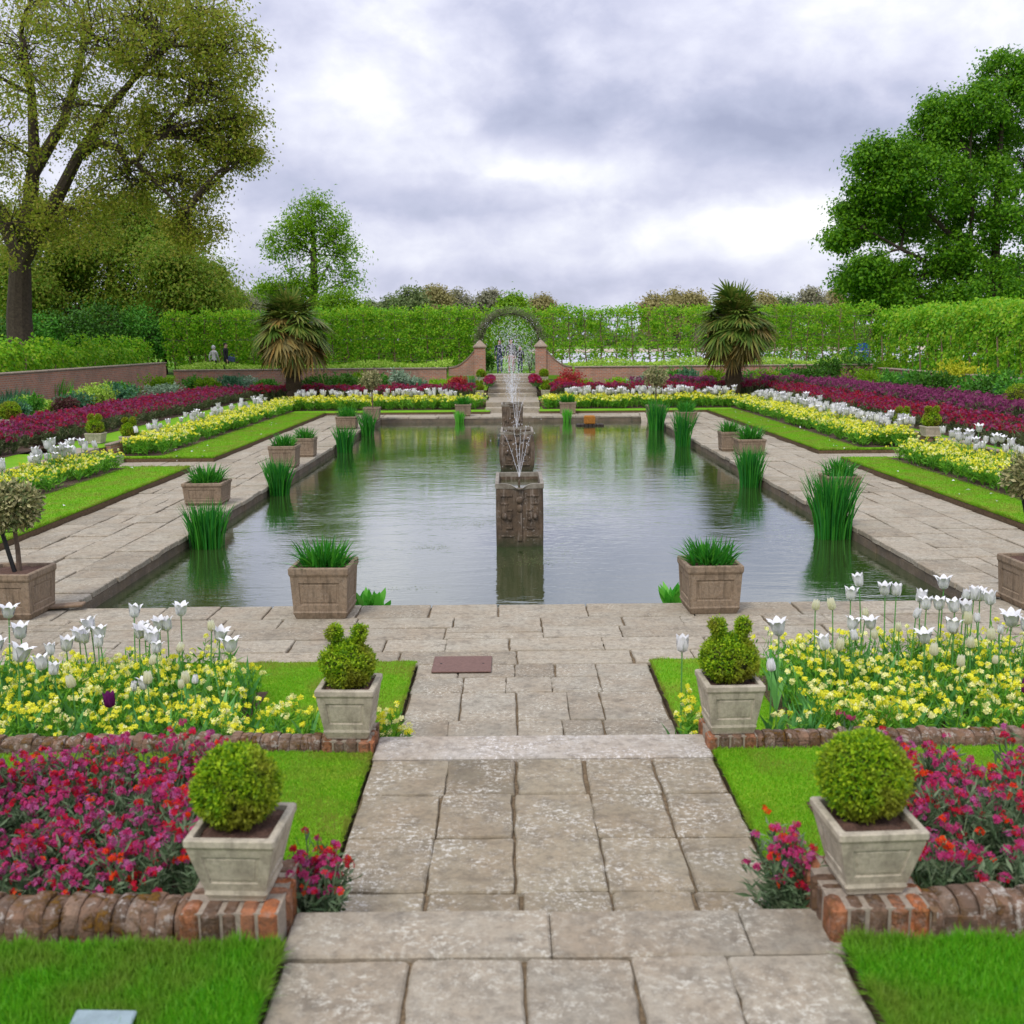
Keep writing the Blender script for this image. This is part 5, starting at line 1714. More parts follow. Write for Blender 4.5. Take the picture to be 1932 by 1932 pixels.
limbs = [([P_(35, 480), P_(55, 400, .3), P_(65, 300, .5), P_(60, 180, .5), P_(40, 60, .3)], [.30, .25, .19, .13, .07]),
         ([P_(38, 500), P_(105, 380, -.4), P_(150, 290, -.6), P_(205, 205, -.6), P_(260, 140, -.4), P_(320, 88, -.2)], [.25, .19, .16, .12, .08, .05]),
         ([P_(150, 292, -.6), P_(185, 268, -.9), P_(225, 280, -1.0), P_(240, 310, -1.0), P_(262, 300, -1.0), P_(290, 260, -1.0)], [.15, .13, .11, .10, .08, .05]),
         ([P_(35, 470), P_(0, 400, .4), P_(-60, 320, .6), P_(-100, 220, .6)], [.30, .22, .16, .1]),
         ([P_(60, 330, .4), P_(120, 230, 1.0), P_(150, 130, 1.4), P_(160, 40, 1.5)], [.2, .15, .1, .06]),
         ([P_(250, 300, -1), P_(300, 350, -1.0), P_(350, 400, -1.0)], [.09, .06, .03])]
tree('plane_tree', 'huge spreading plane tree with thin olive leaves behind the left wall', base, lobes, M['plane_leaf'], M['bark'], 31, ([base, P_(36, 600), P_(38, 520), P_(36, 460)], [.44, .37, .32, .29]), .105, 42, 64, .52, None, limbs, .6, hollow=.25)
low = []
for (px, py, r, dn) in [(330, 510, 60, 1.3), (375, 560, 55, 1.3), (270, 470, 75, 1.3), (220, 545, 80, 1.4), (120, 530, 80, 1.3), (140, 470, 70, 1.1), (20, 520, 80, 1.3), (300, 590, 55, 1.2), (180, 600, 60, 1.1), (-60, 520, 90, .6), (400, 600, 35, 1.0), (80, 600, 45, .9), (250, 400, 60, .8), (60, 570, 60, 1.2), (140, 610, 45, 1.2), (240, 620, 40, 1.2), (330, 625, 36, 1.2), (20, 610, 45, 1.), (200, 440, 55, .9), (320, 450, 50, .9), (80, 420, 60, .8), (385, 520, 34, .9), (415, 575, 24, .9)]:
    low.append(lob(px + rl.uniform(-12, 12), py + rl.uniform(-12, 12), r * .82, YP_ + 15, 1.2, dn * 1.1, .8, rl.uniform(-3.5, 2)))
b2 = atY(200, 660, YP_ + 15); b2[2] = OUT
tree('plane_tree', 'lower olive-green tree filling the space under the huge plane tree', b2, low, M['plane_low'], M['bark'], 32, ([b2, atY(205, 590, YP_ + 15), atY(210, 500, YP_ + 15)], [.3, .24, .14]), .155, 56, 96, .85, None, (), .6, hollow=.2)

# oak, right
YO = 52.
O_ = lambda px, py, dy=0: atY(px, py, YO + dy)
bo = O_(1880, 650); bo[2] = OUT
lobes = []
for (px, py, r, dn) in [(1900, 140, 50, 1.1), (1845, 205, 50, 1.1), (1910, 210, 70, 1.2), (1775, 215, 38, 1.0), (1755, 260, 50, 1.1), (1830, 270, 70, 1.2), (1700, 330, 65, 1.2), (1650, 300, 36, 1.0), (1660, 350, 48, 1.1), (1770, 340, 70, 1.2), (1850, 340, 70, 1.1), (1930, 300, 80, 1.1), (1600, 420, 40, 1.0), (1640, 410, 48, 1.1), (1700, 420, 60, 1.1), (1770, 420, 60, .9), (1850, 430, 60, .8), (1930, 400, 70, .9), (1595, 450, 24, .7), (1640, 500, 30, .8), (1615, 530, 36, 1.0), (1660, 545, 50, 1.1), (1720, 535, 55, .9), (1790, 520, 55, .8), (1860, 540, 60, .9), (1930, 520, 70, 1.0), (1800, 480, 45, .6), (2000, 200, 90, .5), (2010, 350, 110, .5), (2020, 500, 110, .5), (1700, 572, 38, .9), (1800, 570, 40, .9), (1900, 575, 50, .9), (1640, 572, 28, .8)]:
    lobes.append(lob(px, py, r, YO, 1.25, dn * 1.35, .85, rl.uniform(-.8, .8) * r / FPX * YO * 2.0))
limbs = [([O_(1875, 560), O_(1880, 430, .2), O_(1885, 300), O_(1895, 180)], [.26, .2, .14, .06]), ([O_(1870, 500), O_(1800, 450, -.6), O_(1730, 380, -.8), O_(1680, 330, -.8)], [.18, .13, .09, .05]), ([O_(1872, 540), O_(1780, 510, -.4), O_(1700, 470, -.5), O_(1630, 430, -.5)], [.16, .12, .08, .04]),
         ([O_(1840, 590), O_(1830, 480, -.8), O_(1835, 380, -.8), O_(1830, 290, -.8)], [.16, .12, .09, .05]), ([O_(1880, 420), O_(1930, 340, .5), O_(1990, 270, .5)], [.15, .1, .06])]
tree('oak_tree', 'large dense dark green oak behind the right hedge', bo, lobes, M['oak_leaf'], M['bark'], 33, ([bo, O_(1878, 600), O_(1875, 540)], [.52, .42, .36]), .17, 32, 95, .62, None, limbs, .7, hollow=.35)

# mid-distance fresh green tree with its bush
YM_ = 64.
F_ = lambda px, py, dy=0: atY(px, py, YM_ + dy)
bf = F_(592, 640); bf[2] = OUT
lobes = [lob(*a) for a in [(588, 392, 26, YM_, 1, .8), (565, 412, 34, YM_, 1, 1), (612, 415, 34, YM_, 1, 1), (545, 442, 34, YM_, 1, .9), (635, 448, 34, YM_, 1, 1.), (590, 440, 40, YM_, 1, .8), (528, 466, 32, YM_, 1, .7, .7), (655, 486, 28, YM_, 1, .9), (560, 490, 40, YM_, 1, .7), (620, 500, 42, YM_, 1, .7), (525, 540, 36, YM_, 1, 1., .45), (500, 548, 20, YM_, 1, .7, .4), (600, 545, 42, YM_, 1, .9, .7), (655, 530, 26, YM_, 1, .6), (560, 550, 34, YM_, 1, 1, .6)]]
tree('broadleaf_tree', 'fresh green broadleaf tree with open branches behind the left palm', bf, lobes, M['fresh_leaf'], M['bark'], 34, ([bf, F_(592, 560), F_(592, 480), F_(590, 420)], [.34, .26, .18, .10]), .17, 26, 46, .68, None, (), .6, hollow=.55)
bf = atY(640, 640, 60); bf[2] = OUT
tree('broadleaf_bush', 'rounded bright green bush right of the left palm', bf, [lob(645, 585, 36, 60, 1, 1.5), (lob(620, 590, 26, 60, 1, 1.2)), lob(668, 592, 20, 60, 1, 1.2)], M['fresh_leaf'], M['bark'], 35, ([bf, atY(642, 610, 60)], [.15, .1]), .14, 40, 60, .7)

# distant trees
FT = [(455, 578, 26, 'far_grey', 'greyish'), (490, 572, 24, 'far_grey', 'pale greyish'), (418, 560, 26, 'plane_low', 'yellow-green'), (700, 586, 14, 'far_green', 'low'), (738, 580, 18, 'far_green', 'small green'), (772, 570, 26, 'far_green', 'tall green'), (800, 572, 24, 'far_green', 'green'), (822, 568, 26, 'far_tan', 'tan'), (866, 573, 26, 'far_grey', 'dark conical'), (922, 572, 22, 'far_grey', 'pale round'), (968, 575, 20, 'fresh_leaf', 'bright green'), (1022, 578, 20, 'far_tan', 'tan domed'),
      (1235, 580, 22, 'far_tan', 'tan rounded'), (1275, 574, 26, 'far_tan', 'broad tan'), (1310, 574, 24, 'far_tan', 'tan'), (1440, 578, 24, 'far_tan', 'thin tan'), (1478, 578, 16, 'far_green', 'dark green'), (1530, 566, 18, 'far_grey', 'pale open'), (1545, 582, 16, 'far_green', 'low green'), (1575, 570, 18, 'far_tan', 'bare pinkish')]
for i, (px, py, r, mt, lab) in enumerate(FT):
    Y = 118. + (i * 37 % 23)
    if i == 2: Y = 58.
    b = atY(px, 652, Y)
    b[2] = OUT
    u = Y / FPX
    lo = [lob(px, py - r * .35, r * .62, Y, 1, 1), lob(px - r * .5, py + r * .1, r * .6, Y, 1, 1), lob(px + r * .5, py + r * .15, r * .6, Y, 1, 1), lob(px, py + r * .6, r * .8, Y, 1, 1), lob(px - r * .3, py + r * 1.3, r * .7, Y, 1, 1), lob(px + r * .4, py + r * 1.3, r * .7, Y, 1, 1)]
    side = 'left of the gate' if px < 968 else 'right of the gate'
    near = min(FT, key=lambda q: abs(q[0] - px) if q[0] != px else 9e9)
    tree('distant_tree', f'{lab} distant tree above the far hedge {side}' if i not in (11, 14) else f'{lab} distant tree just {"right of the arch" if i == 11 else "left of the right palm"}', b, lo, M[mt], M['bark'], 800 + i, ([b, atY(px, py + r, Y), atY(px, py, Y)], [.5, .35, .15]), .34 if i != 2 else .14, 16, 70, 1.0 if i != 2 else .7, 'distant trees beyond the far hedge', fine=3)

# a far wood line closing the view under the trees
rng = np.random.default_rng(44)
m = MB()
n = 26000
xs = rng.uniform(-150, 150, n)
hh = 3.2 + 1.2 * np.sin(xs * .21) + .9 * np.sin(xs * .57 + 1)
P = np.column_stack([xs, 175 + rng.normal(0, 2, n), OUT + rng.uniform(0, 1, n) ** .8 * hh])
m.leaves(P, rng.uniform(.5, 1.0, n), .6, unit(rng.normal(size=(n, 3))), unit(rng.normal(size=(n, 3)) + [0, -.6, .5]), 0)
tag(m.build('far_wood', M['far_green']), kind='stuff')

# dark shrubs under the plane tree
for i, (px, py, r, Y) in enumerate([(70, 625, 36, 40), (130, 618, 40, 41), (200, 615, 42, 42), (260, 612, 40, 43), (310, 618, 30, 44), (15, 630, 36, 40), (360, 610, 30, 46), (400, 618, 26, 47)]):
    b = atY(px, 680, Y); b[2] = OUT
    tree('dark_shrub', 'dark green leafy shrub in the shade behind the left hedge', b, [lob(px, py, r, Y, 1, 1.2), lob(px - r * .6, py + 26, r * .8, Y, 1, 1), lob(px + r * .6, py + 28, r * .8, Y, 1, 1)], M['midgreen'] if i % 3 == 0 else M['dark_leaf'], M['bark'], 830 + i, ([b, atY(px, py + 10, Y)], [.12, .06]), .12, 26, 46, .5, 'dark shrubs behind the left hedge', cat='shrub')
DB = 'dark shrubs seen through the far hedge'
for i, px in enumerate((445, 475, 640, 690, 740, 790, 840, 880)):
    b = atY(px, 690, 45.2); b[2] = OUT
    tree('dark_shrub', 'dark evergreen shrub standing behind the trunks of the far hedge', b, [lob(px, 668, 24, 45.2, 1, 1.2), lob(px + 16, 676, 20, 45.2, 1, 1)], M['dark_leaf'] if i % 2 else M['maroon'], M['bark'], 850 + i, ([b, atY(px, 676, 45.2)], [.08, .04]), .10, 24, 46, .4, DB, cat='shrub')

# ------------------------------------------------------------------ the far hedge of trained limes
def lime(seed, dens, low):
    rng = np.random.default_rng(seed)
    o = empty('trained_lime', (0, 0, 0), 'x', 'tree')
    m = MB()
    z = np.linspace(0, 2.35, 7)
    m.tube(np.column_stack([rng.normal(0, .03, 7), rng.normal(0, .02, 7), z]), np.linspace(.035, .016, 7), 6)
    for k in range(9):
        zz = .55 + k * .21
        for s in (-1, 1):
            L = rng.uniform(.25, .42)
            m.tube([(0, 0, zz), (s * L * .5, rng.normal(0, .03), zz + .05), (s * L, rng.normal(0, .06), zz + rng.uniform(.02, .16))], [.012, .009, .005], 4, 0, False)
    m.build('trunk', M['bark_pale'], o)
    m = MB()
    ncl = int(64 * dens)
    for k in range(ncl):
        zz = low[2] + (2.5 - low[2]) * rng.beta(low[0], low[1])
        c = np.array([rng.uniform(-.36, .36), rng.normal(0, .13), zz])
        n = int(rng.uniform(10, 22))
        off = rng.normal(size=(n, 3)) * [.085, .09, .07]
        N = unit(rng.normal(size=(n, 3)) + [0, -.6, .8])
        D = unit(np.cross(N, rng.normal(size=(n, 3))) + [0, 0, -.35])
        m.leaves(c + off, .10 * rng.uniform(.6, 1.3, n), .075 * rng.uniform(.7, 1.2, n), D, N)
    m.build('crown', M['lime_leaf'], o)
    return o


dense = [lime(900 + i, 1.35, (1.25, 1.0, .28)) for i in range(4)]
sparse = [lime(910 + i, .80, (1.15, .85, .5)) for i in range(4)]
ucount = {id(x): 0 for x in dense + sparse}
used = set()
def place_lime(src, x, y, lab, grp, sz=1.0):
    if src.name in used:
        o = copy_tree(src)
    else:
        o = src
        used.add(src.name)
    o.location = (x, y, OUT)
    o.rotation_euler = (0, 0, rt.choice([0, math.pi]) + rt.normal(0, .12))
    o.scale = (1, 1, sz * rt.uniform(.97, 1.03))
    tag(o, lab, 'tree', grp)


x = -13.2
k = 0
while x < 14.2:
    if abs(x) > 1.25:
        left = x < 0
        src = (dense if left else sparse)[k % 4]
        place_lime(src, x, 42.0 + rt.normal(0, .05), f"trained lime in the front row of the far hedge {'left' if left else 'right'} of the arch", f"front row of trained limes {'left' if left else 'right'} of the arch", 1.0)
    x += .62
    k += 1
x = -13.0
while x < 14.2:
    left = x < 0
    if left or x > 8.5 or x < 1.6:
        place_lime(dense[k % 4], x, 44.6 + rt.normal(0, .05), f"trained lime in the back row of the far hedge {'left' if left else 'right'} of the arch", f"back row of trained limes {'left' if left else 'right'} of the arch", 1.0)
    elif k % 2 == 0:
        place_lime(sparse[k % 4], x, 44.6 + rt.normal(0, .05), "trained lime in the back row of the far hedge right of the arch", "back row of trained limes right of the arch", 1.0)
    x += .66
    k += 1
m = MB()
for z in (1.35, 2.2, 2.95):
    m.tube([(-13.3, 41.95, z), (-1.3, 41.95, z)], .008, 4)
    m.tube([(1.3, 41.95, z), (14.2, 41.95, z)], .008, 4)
tag(m.build('training_wire', M['wire']), 'thin training wires strung along the far hedge', 'wire')

# leafy cover at the foot of the far hedge
rng = np.random.default_rng(46)
m = MB()
n = 9000
xs = np.where(rng.random(n) < .5, rng.uniform(-12.4, -2.2, n), rng.uniform(2.2, 13.2, n))
P = np.column_stack([xs, rng.uniform(39.5, 41.3, n), OUT + .30 + rng.uniform(0, .16, n) * (1 + .6 * np.sin(xs * 2.1))])
m.leaves(P, rng.uniform(.06, .13, n), .06, unit(rng.normal(size=(n, 3)) + [0, 0, .5]), unit(rng.normal(size=(n, 3)) + [0, -.4, .9]))
tag(m.build('ground_cover', M['limegreen']), kind='stuff')


# ------------------------------------------------------------------ clipped hedges at the sides
def hedge(name, label, x0, x1, y0, y1, z0, topf, n, L, mat, seed, stems=True, bump=.1):
    rng = np.random.default_rng(seed)
    o = empty(name, ((x0 + x1) / 2, (y0 + y1) / 2, z0), label, 'hedge')
    org = np.array([(x0 + x1) / 2, (y0 + y1) / 2, z0])
    m = MB()
    y = rng.uniform(y0, y1, n)
    top = topf(y)
    hw = (x1 - x0) / 2
    # surface of a rounded tunnel: angle runs over the section
    a = rng.uniform(-.12, math.pi + .12, n)
    ex = .55
    cx = np.sign(np.cos(a)) * np.abs(np.cos(a)) ** ex
    sz = np.clip(np.sign(np.sin(a)) * np.abs(np.sin(a)) ** ex, 0, 1)
    extra = rng.random(n) < .45
    sz = np.where(extra, rng.uniform(0, .95, n) ** .9 * .98, sz)
    cx = np.where(extra, np.sign(cx) * (1 - .12 * sz ** 3), cx)
    cl = np.sin(y * 5.3 + sz * 7 + 2 * np.sin(y * 1.7)) * np.sin(sz * 11 - y * 2.9 + cx * 3)
    lump = 1 + bump * np.sin(y * 2.3 + sz * 3) * np.sin(y * .9 + cx * 2 + 1) + .085 * cl + rng.normal(0, .03, n)
    dep = rng.uniform(.84, 1.02, n)
    P = np.column_stack([org[0] + cx * hw * lump * dep, y, z0 + sz * (top - z0) * (lump * .3 + .7) * dep])
    N0 = unit(np.column_stack([cx, rng.normal(0, .3, n), sz]))
    N = unit(N0 + rng.normal(size=(n, 3)) * .5)
    D = unit(np.cross(N, rng.normal(size=(n, 3))) + [0, 0, -.4])
    m.leaves(P - org, L * rng.uniform(.6, 1.3, n), L * .7 * rng.uniform(.7, 1.2, n), D, N)
    m.build('foliage', mat, o)
    if stems:
        yy = y0 + .2
        while yy < y1:
            for xx in ((x0,) if x0 > 0 else (x1,)):
                m = MB()
                hgt = float(topf(np.array([yy]))[0]) - z0
                s = 1 if xx == x0 else -1
                m.tube(np.array([(xx + s * .08, yy, z0), (xx + s * .06, yy + .2, z0 + hgt * .5), (xx + s * hw * .45, yy + .35, z0 + hgt * .92)]) - org, [.03, .024, .012], 5)
                m.build('stem', M['bark_pale'], o)
            yy += rng.uniform(.5, .75)
    return o


hedge('tunnel_hedge', 'tall bright green tunnel hedge along the right border', 14.3, 16.6, 20, 42.5, OUT + .1, lambda y: 3.22 + .06 * np.sin(y * 1.7), 44000, .145, M['lime_leaf'], 61)
hedge('clipped_hedge', 'clipped bright green hedge with humps above the left brick wall', -14.6, -13.5, 18, 40.5, OUT + .1, lambda y: 2.08 + .22 * np.sin(y * 2.4) + .12 * np.sin(y * 5.1), 30000, .12, M['lime_leaf'], 62)


# ------------------------------------------------------------------ far road, fence, bench, blue panels
m = MB()
m.add([(1.5, 58, OUT + .006), (60, 58, OUT + .006), (85, 96, OUT + .006), (3, 96, OUT + .006)], [(0, 1, 2, 3)])
tag(m.build('road', M['path']), kind='structure')
m = MB()
m.add([(2, 100, OUT + .006), (90, 100, OUT + .006), (110, 138, OUT + .006), (2, 138, OUT + .006)], [(0, 1, 2, 3)])
tag(m.build('path', M['sand']), kind='structure')


def bench():
    q = atY(1365, 688, 41.2)
    o = empty('park_bench', (q[0], 41.3, OUT), 'dark slatted park bench behind the far wall by the right palm', 'bench')
    W = .75
    m = MB()
    for k in range(11):
        xx = -W + k * 2 * W / 10
        m.box(xx - .02, xx + .02, .10, .13, .33, .64)
    m.box(-W, W, .09, .14, .62, .68)
    m.box(-W, W, .09, .14, .31, .34)
    m.build('backrest', M['dark_wood'], o)
    m = MB()
    for k in range(4):
        m.box(-W, W, -.24 + k * .085, -.17 + k * .085, .30, .325)
    m.build('seat', M['dark_wood'], o)
    for xx in (-W + .03, W - .03):
        for yy in (-.22, .11):
            m = MB()
            m.box(xx - .025, xx + .025, yy - .025, yy + .025, 0, .31 if yy > 0 else .47)
            m.build('leg', M['dark_wood'], o)
        m = MB()
        m.box(xx - .03, xx + .03, -.25, .12, .47, .50)
        m.build('armrest', M['dark_wood'], o)


bench()


def hoarding(px0, px1, py, Y, h, label):
    a, b = atY(px0, py, Y), atY(px1, py, Y)
    w = (b[0] - a[0]) / 2
    o = empty('blue_hoarding', ((a[0] + b[0]) / 2, Y, OUT), label, 'hoarding')
    m = MB()
    m.box(-w, w, -.03, .03, .12, h, 0, .01)
    m.build('panel', M['blue'], o)
    m = MB()
    m.box(-w, w, -.045, -.031, h * .58, h * .62)
    m.build('stripe', M['white'], o)
    for s in (-.8, .8):
        m = MB()
        m.box(s * w - .04, s * w + .04, .035, .10, 0, h * .95)
        m.build('post', M['wire'], o)


hoarding(1597, 1642, 660, 52, .98, 'blue hoarding panel behind the right end of the far hedge')
hoarding(1652, 1676, 660, 56, 1.1, 'narrower blue hoarding panel farther right behind the hedge')


def barrier():
    a, b = atY(1645, 665, 50), atY(1730, 665, 50)
    w = (b[0] - a[0]) / 2
    o = empty('white_barrier', ((a[0] + b[0]) / 2, 50, OUT), 'white slatted barrier behind the right end of the far hedge', 'barrier')
    m = MB()
    k = -w
    while k < w:
        m.box(k, k + .07, -.02, .02, .05, .72)
        k += .13
    m.build('slats', M['white'], o)
    m = MB()
    for z in (.18, .6):
        m.box(-w, w, .022, .05, z, z + .07)
    m.build('rail', M['white'], o)


barrier()


def mesh_fence():
    o = empty('wire_fence', (22, 104, OUT), 'thin grey wire fence across the park beyond the pale road', 'fence')
    m = MB()
    for z in (.55, 1.05):
        m.box(-21, 34, -.02, .02, z, z + .035)
    m.build('rail', M['wire'], o)
    m = MB()
    for k in range(28):
        m.box(-21 + k * 2, -20.94 + k * 2, -.03, .03, 0, 1.1)
    m.build('post', M['wire'], o)


mesh_fence()

# ------------------------------------------------------------------ small things round the pond
def cover():
    a, b = at(812, 1271, 0), at(927, 1241, 0)
    o = empty('drain_cover', ((a[0] + b[0]) / 2 + .005, (a[1] + b[1]) / 2, .004), 'brown steel drain cover with two lifting holes set in the path', 'drain cover')
    w, d = (b[0] - a[0]) / 2, (b[1] - a[1]) / 2
    m = MB()
    m.box(-w, w, -d, d, 0, .010, 0, .003)
    m.build('plate', M['iron'], o)
    for sx in (-.72, .72):
        m = MB()
        m.tube([(sx * w, 0, .0102), (sx * w, 0, .0112)], .008, 10)
        m.build('lifting_hole', M['black'], o)


cover()


def board(px0, px1, py, name, label, tilt, mat, rz=0):
    a, b = at(px0, py, 0), at(px1, py, 0)
    w = (b[0] - a[0]) / 2
    m = MB()
    m.box(-w, w, -.055, .055, 0, .022, 0, .006)
    o = m.build(name, M[mat], None, ((a[0] + b[0]) / 2, a[1], .022))
    o.rotation_euler = (0, R(tilt), R(rz))
    return tag(o, label, 'board')


board(92, 158, 1150, 'wooden_board', 'short wooden board lying at the near left pond corner', -3, 'weath_wood', 6)
board(1845, 1888, 1128, 'wooden_board', 'short wooden board beside the planter at the near right pond corner', 4, 'weath_wood', -5)

q = at(1223, 789, 0)
m = MB()
t = np.linspace(0, 1, 9)
top = [(.0, .0), (.06, .01)]
V = []
for i in t:
    y = PY1 + .35 - i * .75
    z = .06 - .02 * i if i < .45 else .051 - (i - .45) ** 1.3 * .62
    V += [(-.085, y, z), (.085, y, z), (.085, y, z - .05), (-.085, y, z - .05)]
f = [(4 * i + j, 4 * i + (j + 1) % 4, 4 * i + 4 + (j + 1) % 4, 4 * i + 4 + j) for i in range(8) for j in range(4)] + [(0, 1, 2, 3), (32, 33, 34, 35)]
V = np.array(V) - [0, PY1, 0]
m.add(V, f)
tag(m.build('duck_ramp', M['paving_pale'], None, (q[0], PY1, 0)), 'pale curved ramp from the far rim down into the water', 'ramp')


def raft():
    q = at(1113, 803, -.15)
    o = empty('duck_raft', (q[0], q[1], -.15), 'dark floating raft carrying a rusty orange box at the far pond edge', 'raft')
    m = MB()
    for k in range(7):
        m.box(-.36 + k * .104, -.265 + k * .104, -.2, .2, -.02, .045, 0, .008)
    m.build('deck', M['dark_wood'], o)
    m = MB()
    m.box(-.16, .14, -.13, .13, .047, .27, 0, .03)
    for k in range(5):
        m.box(-.15 + k * .06, -.115 + k * .06, -.14, -.128, .06, .26, 0, .004)
    m.build('box', M['rust'], o)


raft()

q = at(196, 1946, .50)
m = MB()
m.box(-.075, .075, -.028, .028, 0, .012, 0, .004)
o = m.build('label_plate', M['plaque'], None, (q[0], q[1], .525))
o.rotation_euler = (R(14), 0, R(-2))
tag(o, 'small pale blue plate lying in the near left lawn', 'plate')
m = MB()


# white-flowered shrub and dark shrubs inside the gateway
mound((1.0, 41.3, OUT), .42, 1.0, M['silver'], .06, 500, 'white-speckled shrub just inside the gate on the right', 'shrub', 720, None, 'blossom_shrub')
mound((.75, 41.6, OUT), .3, 1.25, M['white'], .045, 200, 'sprays of small white blossom inside the gate on the right', 'shrub', 721, None, 'blossom_shrub')
mound((-1.0, 41.3, OUT), .42, .8, M['dark_leaf'], .07, 480, 'dark leafy shrub just inside the gate on the left', 'shrub', 722)
lo = [lob(968, 612, 26, 47, 1.2, 1.3), lob(945, 628, 22, 47, 1.2, 1.2), lob(992, 628, 22, 47, 1.2, 1.2), lob(968, 640, 20, 48, 1.2, .9)]
b = atY(968, 690, 47); b[2] = OUT
tree('broadleaf_tree', 'bright green tree framed by the rose arch', b, lo, M['lime_leaf'], M['bark'], 881, ([b, atY(968, 640, 47)], [.08, .05]), .12, 26, 40, .4)


# ------------------------------------------------------------------ people
def person(loc, h, face, label, cols, seed, stride=.06, carry=None, long_hair=False, hood=False):
    """one skinned figure; cols = (top, legs, shoes)"""
    k = h / 1.7
    V, Rd, E = [], [], []

    def v(x, y, z, r, p=None, ry=None):
        V.append((x * k, y * k, z * k))
        Rd.append((r * k, (ry or r) * k))
        if p is not None:
            E.append((p, len(V) - 1))
        return len(V) - 1
    pel = v(0, 0, .95, .15, None, .11)
    wst = v(0, .0, 1.10, .135, pel, .10)
    ch = v(0, .0, 1.30, .165, wst, .115)
    sh = v(0, .01, 1.41, .12, ch, .09)
    nk = v(0, .0, 1.49, .055, sh)
    jaw = v(0, -.02, 1.555, .072, nk, .082)
    hd = v(0, -.005, 1.63, .082, jaw, .10)
    v(0, 0, 1.685, .06, hd, .075)
    v(0, -.105, 1.60, .014, jaw)                      # nose
    for s in (-1, 1):
        st = stride * s
        hp = v(s * .085, 0, .88, .10, pel)
        kn = v(s * .095, -st * 1.0 - .01, .49, .062, hp)
        an = v(s * .095, st * 1.2 + .01, .09, .042, kn)
        v(s * .10, st * 1.2 - .12, .035, .036, an)
        so = v(s * .185, .01, 1.385, .058, sh)
        el = v(s * .235, .03 + st, 1.11, .044, so)
        wr = v(s * .225, -.06 + st * 1.6, .88, .030, el)
        pm = v(s * .222, -.075 + st * 1.7, .80, .034, wr, .022)
        for f, (dx, dl) in enumerate(((-.024, .07), (-.008, .085), (.008, .08), (.024, .062))):
            v(s * .222 + dx * .3, -.085 + st * 1.7 + dx, .80 - dl, .009, pm)
        v(s * .205, -.125 + st * 1.7, .80, .010, pm)
    me = bpy.data.meshes.new('person')
    me.from_pydata(V, E, [])
    ob = bpy.data.objects.new('person_build', me)
    COL.objects.link(ob)
    ob.modifiers.new('skin', 'SKIN').use_smooth_shade = True
    for i, sv in enumerate(me.skin_vertices[0].data):
        sv.radius = Rd[i]
        sv.use_root = (i == 0)
    ss = ob.modifiers.new('sub', 'SUBSURF')
    ss.levels = ss.render_levels = 1
    dg = bpy.context.evaluated_depsgraph_get()
    new = bpy.data.meshes.new_from_object(ob.evaluated_get(dg))
    bpy.data.objects.remove(ob)
    for m_ in ('p_skin', cols[0], cols[1], cols[2]):
        new.materials.append(M[m_])
    for p in new.polygons:
        z, x = p.center.z / k, abs(p.center.x) / k
        p.use_smooth = True
        p.material_index = 0 if (z > 1.475 or (x > .17 and z < .89)) else 1 if (z > .93 or (x > .17)) else 2 if z > .08 else 3
    root = bpy.data.objects.new('person', new)
    COL.objects.link(root)
    root.location = loc
    root.rotation_euler = (0, 0, face)
    tag(root, label, 'person')
    rng = np.random.default_rng(seed)
    m = MB()
    c = np.array([0, .012, 1.635]) * k
    if hood:
        m.ball(c, .115 * k, 14, 10, 0, 1.15)
        m.build('hood', M[cols[0]], root)
    else:
        v_ = []
        th = np.linspace(0, math.pi * .62, 8)
        n = 14
        rings = []
        for t in th:
            rr = []
            for j in range(n):
                a = 2 * math.pi * j / n
                d = np.array([math.sin(t) * math.cos(a) * .098, math.sin(t) * math.sin(a) * .115 + .015, math.cos(t) * .10])
                if d[1] < -.03: d[2] = max(d[2], .045)
                if long_hair and t > 1.2 and d[1] > -.02: d[2] -= .16 * (t - 1.2)
                rr.append(np.array([0, .0, 1.645]) * k + d * k)
            rings.append(rr)
        m.rings(rings, 0)
        m.build('hair', M['p_hair'], root, smooth=True)
        m = MB()
        for s in (-1, 1):
            m.ball(np.array([s * .032, -.100, 1.625]) * k, .009 * k, 6, 4)
        m.build('eye', M['black'], root)
        m = MB()
        m.box(-.022 * k, .022 * k, -.112 * k, -.098 * k, 1.556 * k, 1.562 * k)
        m.build('mouth', M['p_pink'], root)
    return root


person((-.42, 40.7, OUT + .02), 1.26, R(4), 'person in a dark jacket standing under the arch, left of the plume', ('p_navy', 'p_bluej', 'p_charcoal'), 1, .03)
person((.02, 40.5, OUT + .02), 1.28, R(-3), 'person in a dark top and pink trousers in the middle of the gateway', ('p_grey', 'p_pink', 'p_charcoal'), 2, .02, None, True)
person((.36, 40.35, OUT + .02), 1.02, R(10), 'child in dark clothes at the right of the gateway', ('p_charcoal', 'p_navy', 'p_tee'), 3, .03)
q = atY(417, 690, 41.0)
person((q[0] - .14, 40.6, OUT), 1.14, R(160), 'person in a pale grey hooded top walking behind the far wall', ('p_hood', 'p_charcoal', 'p_charcoal'), 4, .08, None, False, True)
pr = person((q[0] + .34, 40.5, OUT), 1.24, R(75), 'person in black clothes carrying a bag behind the far wall', ('p_charcoal', 'p_charcoal', 'p_charcoal'), 5, .07)
m = MB()
m.box(-.13, .13, -.06, .06, -.02, .17, 0, .02)
m.tube([(-.1, 0, .16), (-.05, 0, .27), (.05, 0, .27), (.1, 0, .16)], .010, 5)
o = m.build('shoulder_bag', M['p_bluej'], None, (q[0] + .55, 40.42, OUT + .58))
o.rotation_euler = (0, R(12), 0)
tag(o, 'dark blue bag hanging beside the person in black', 'bag')


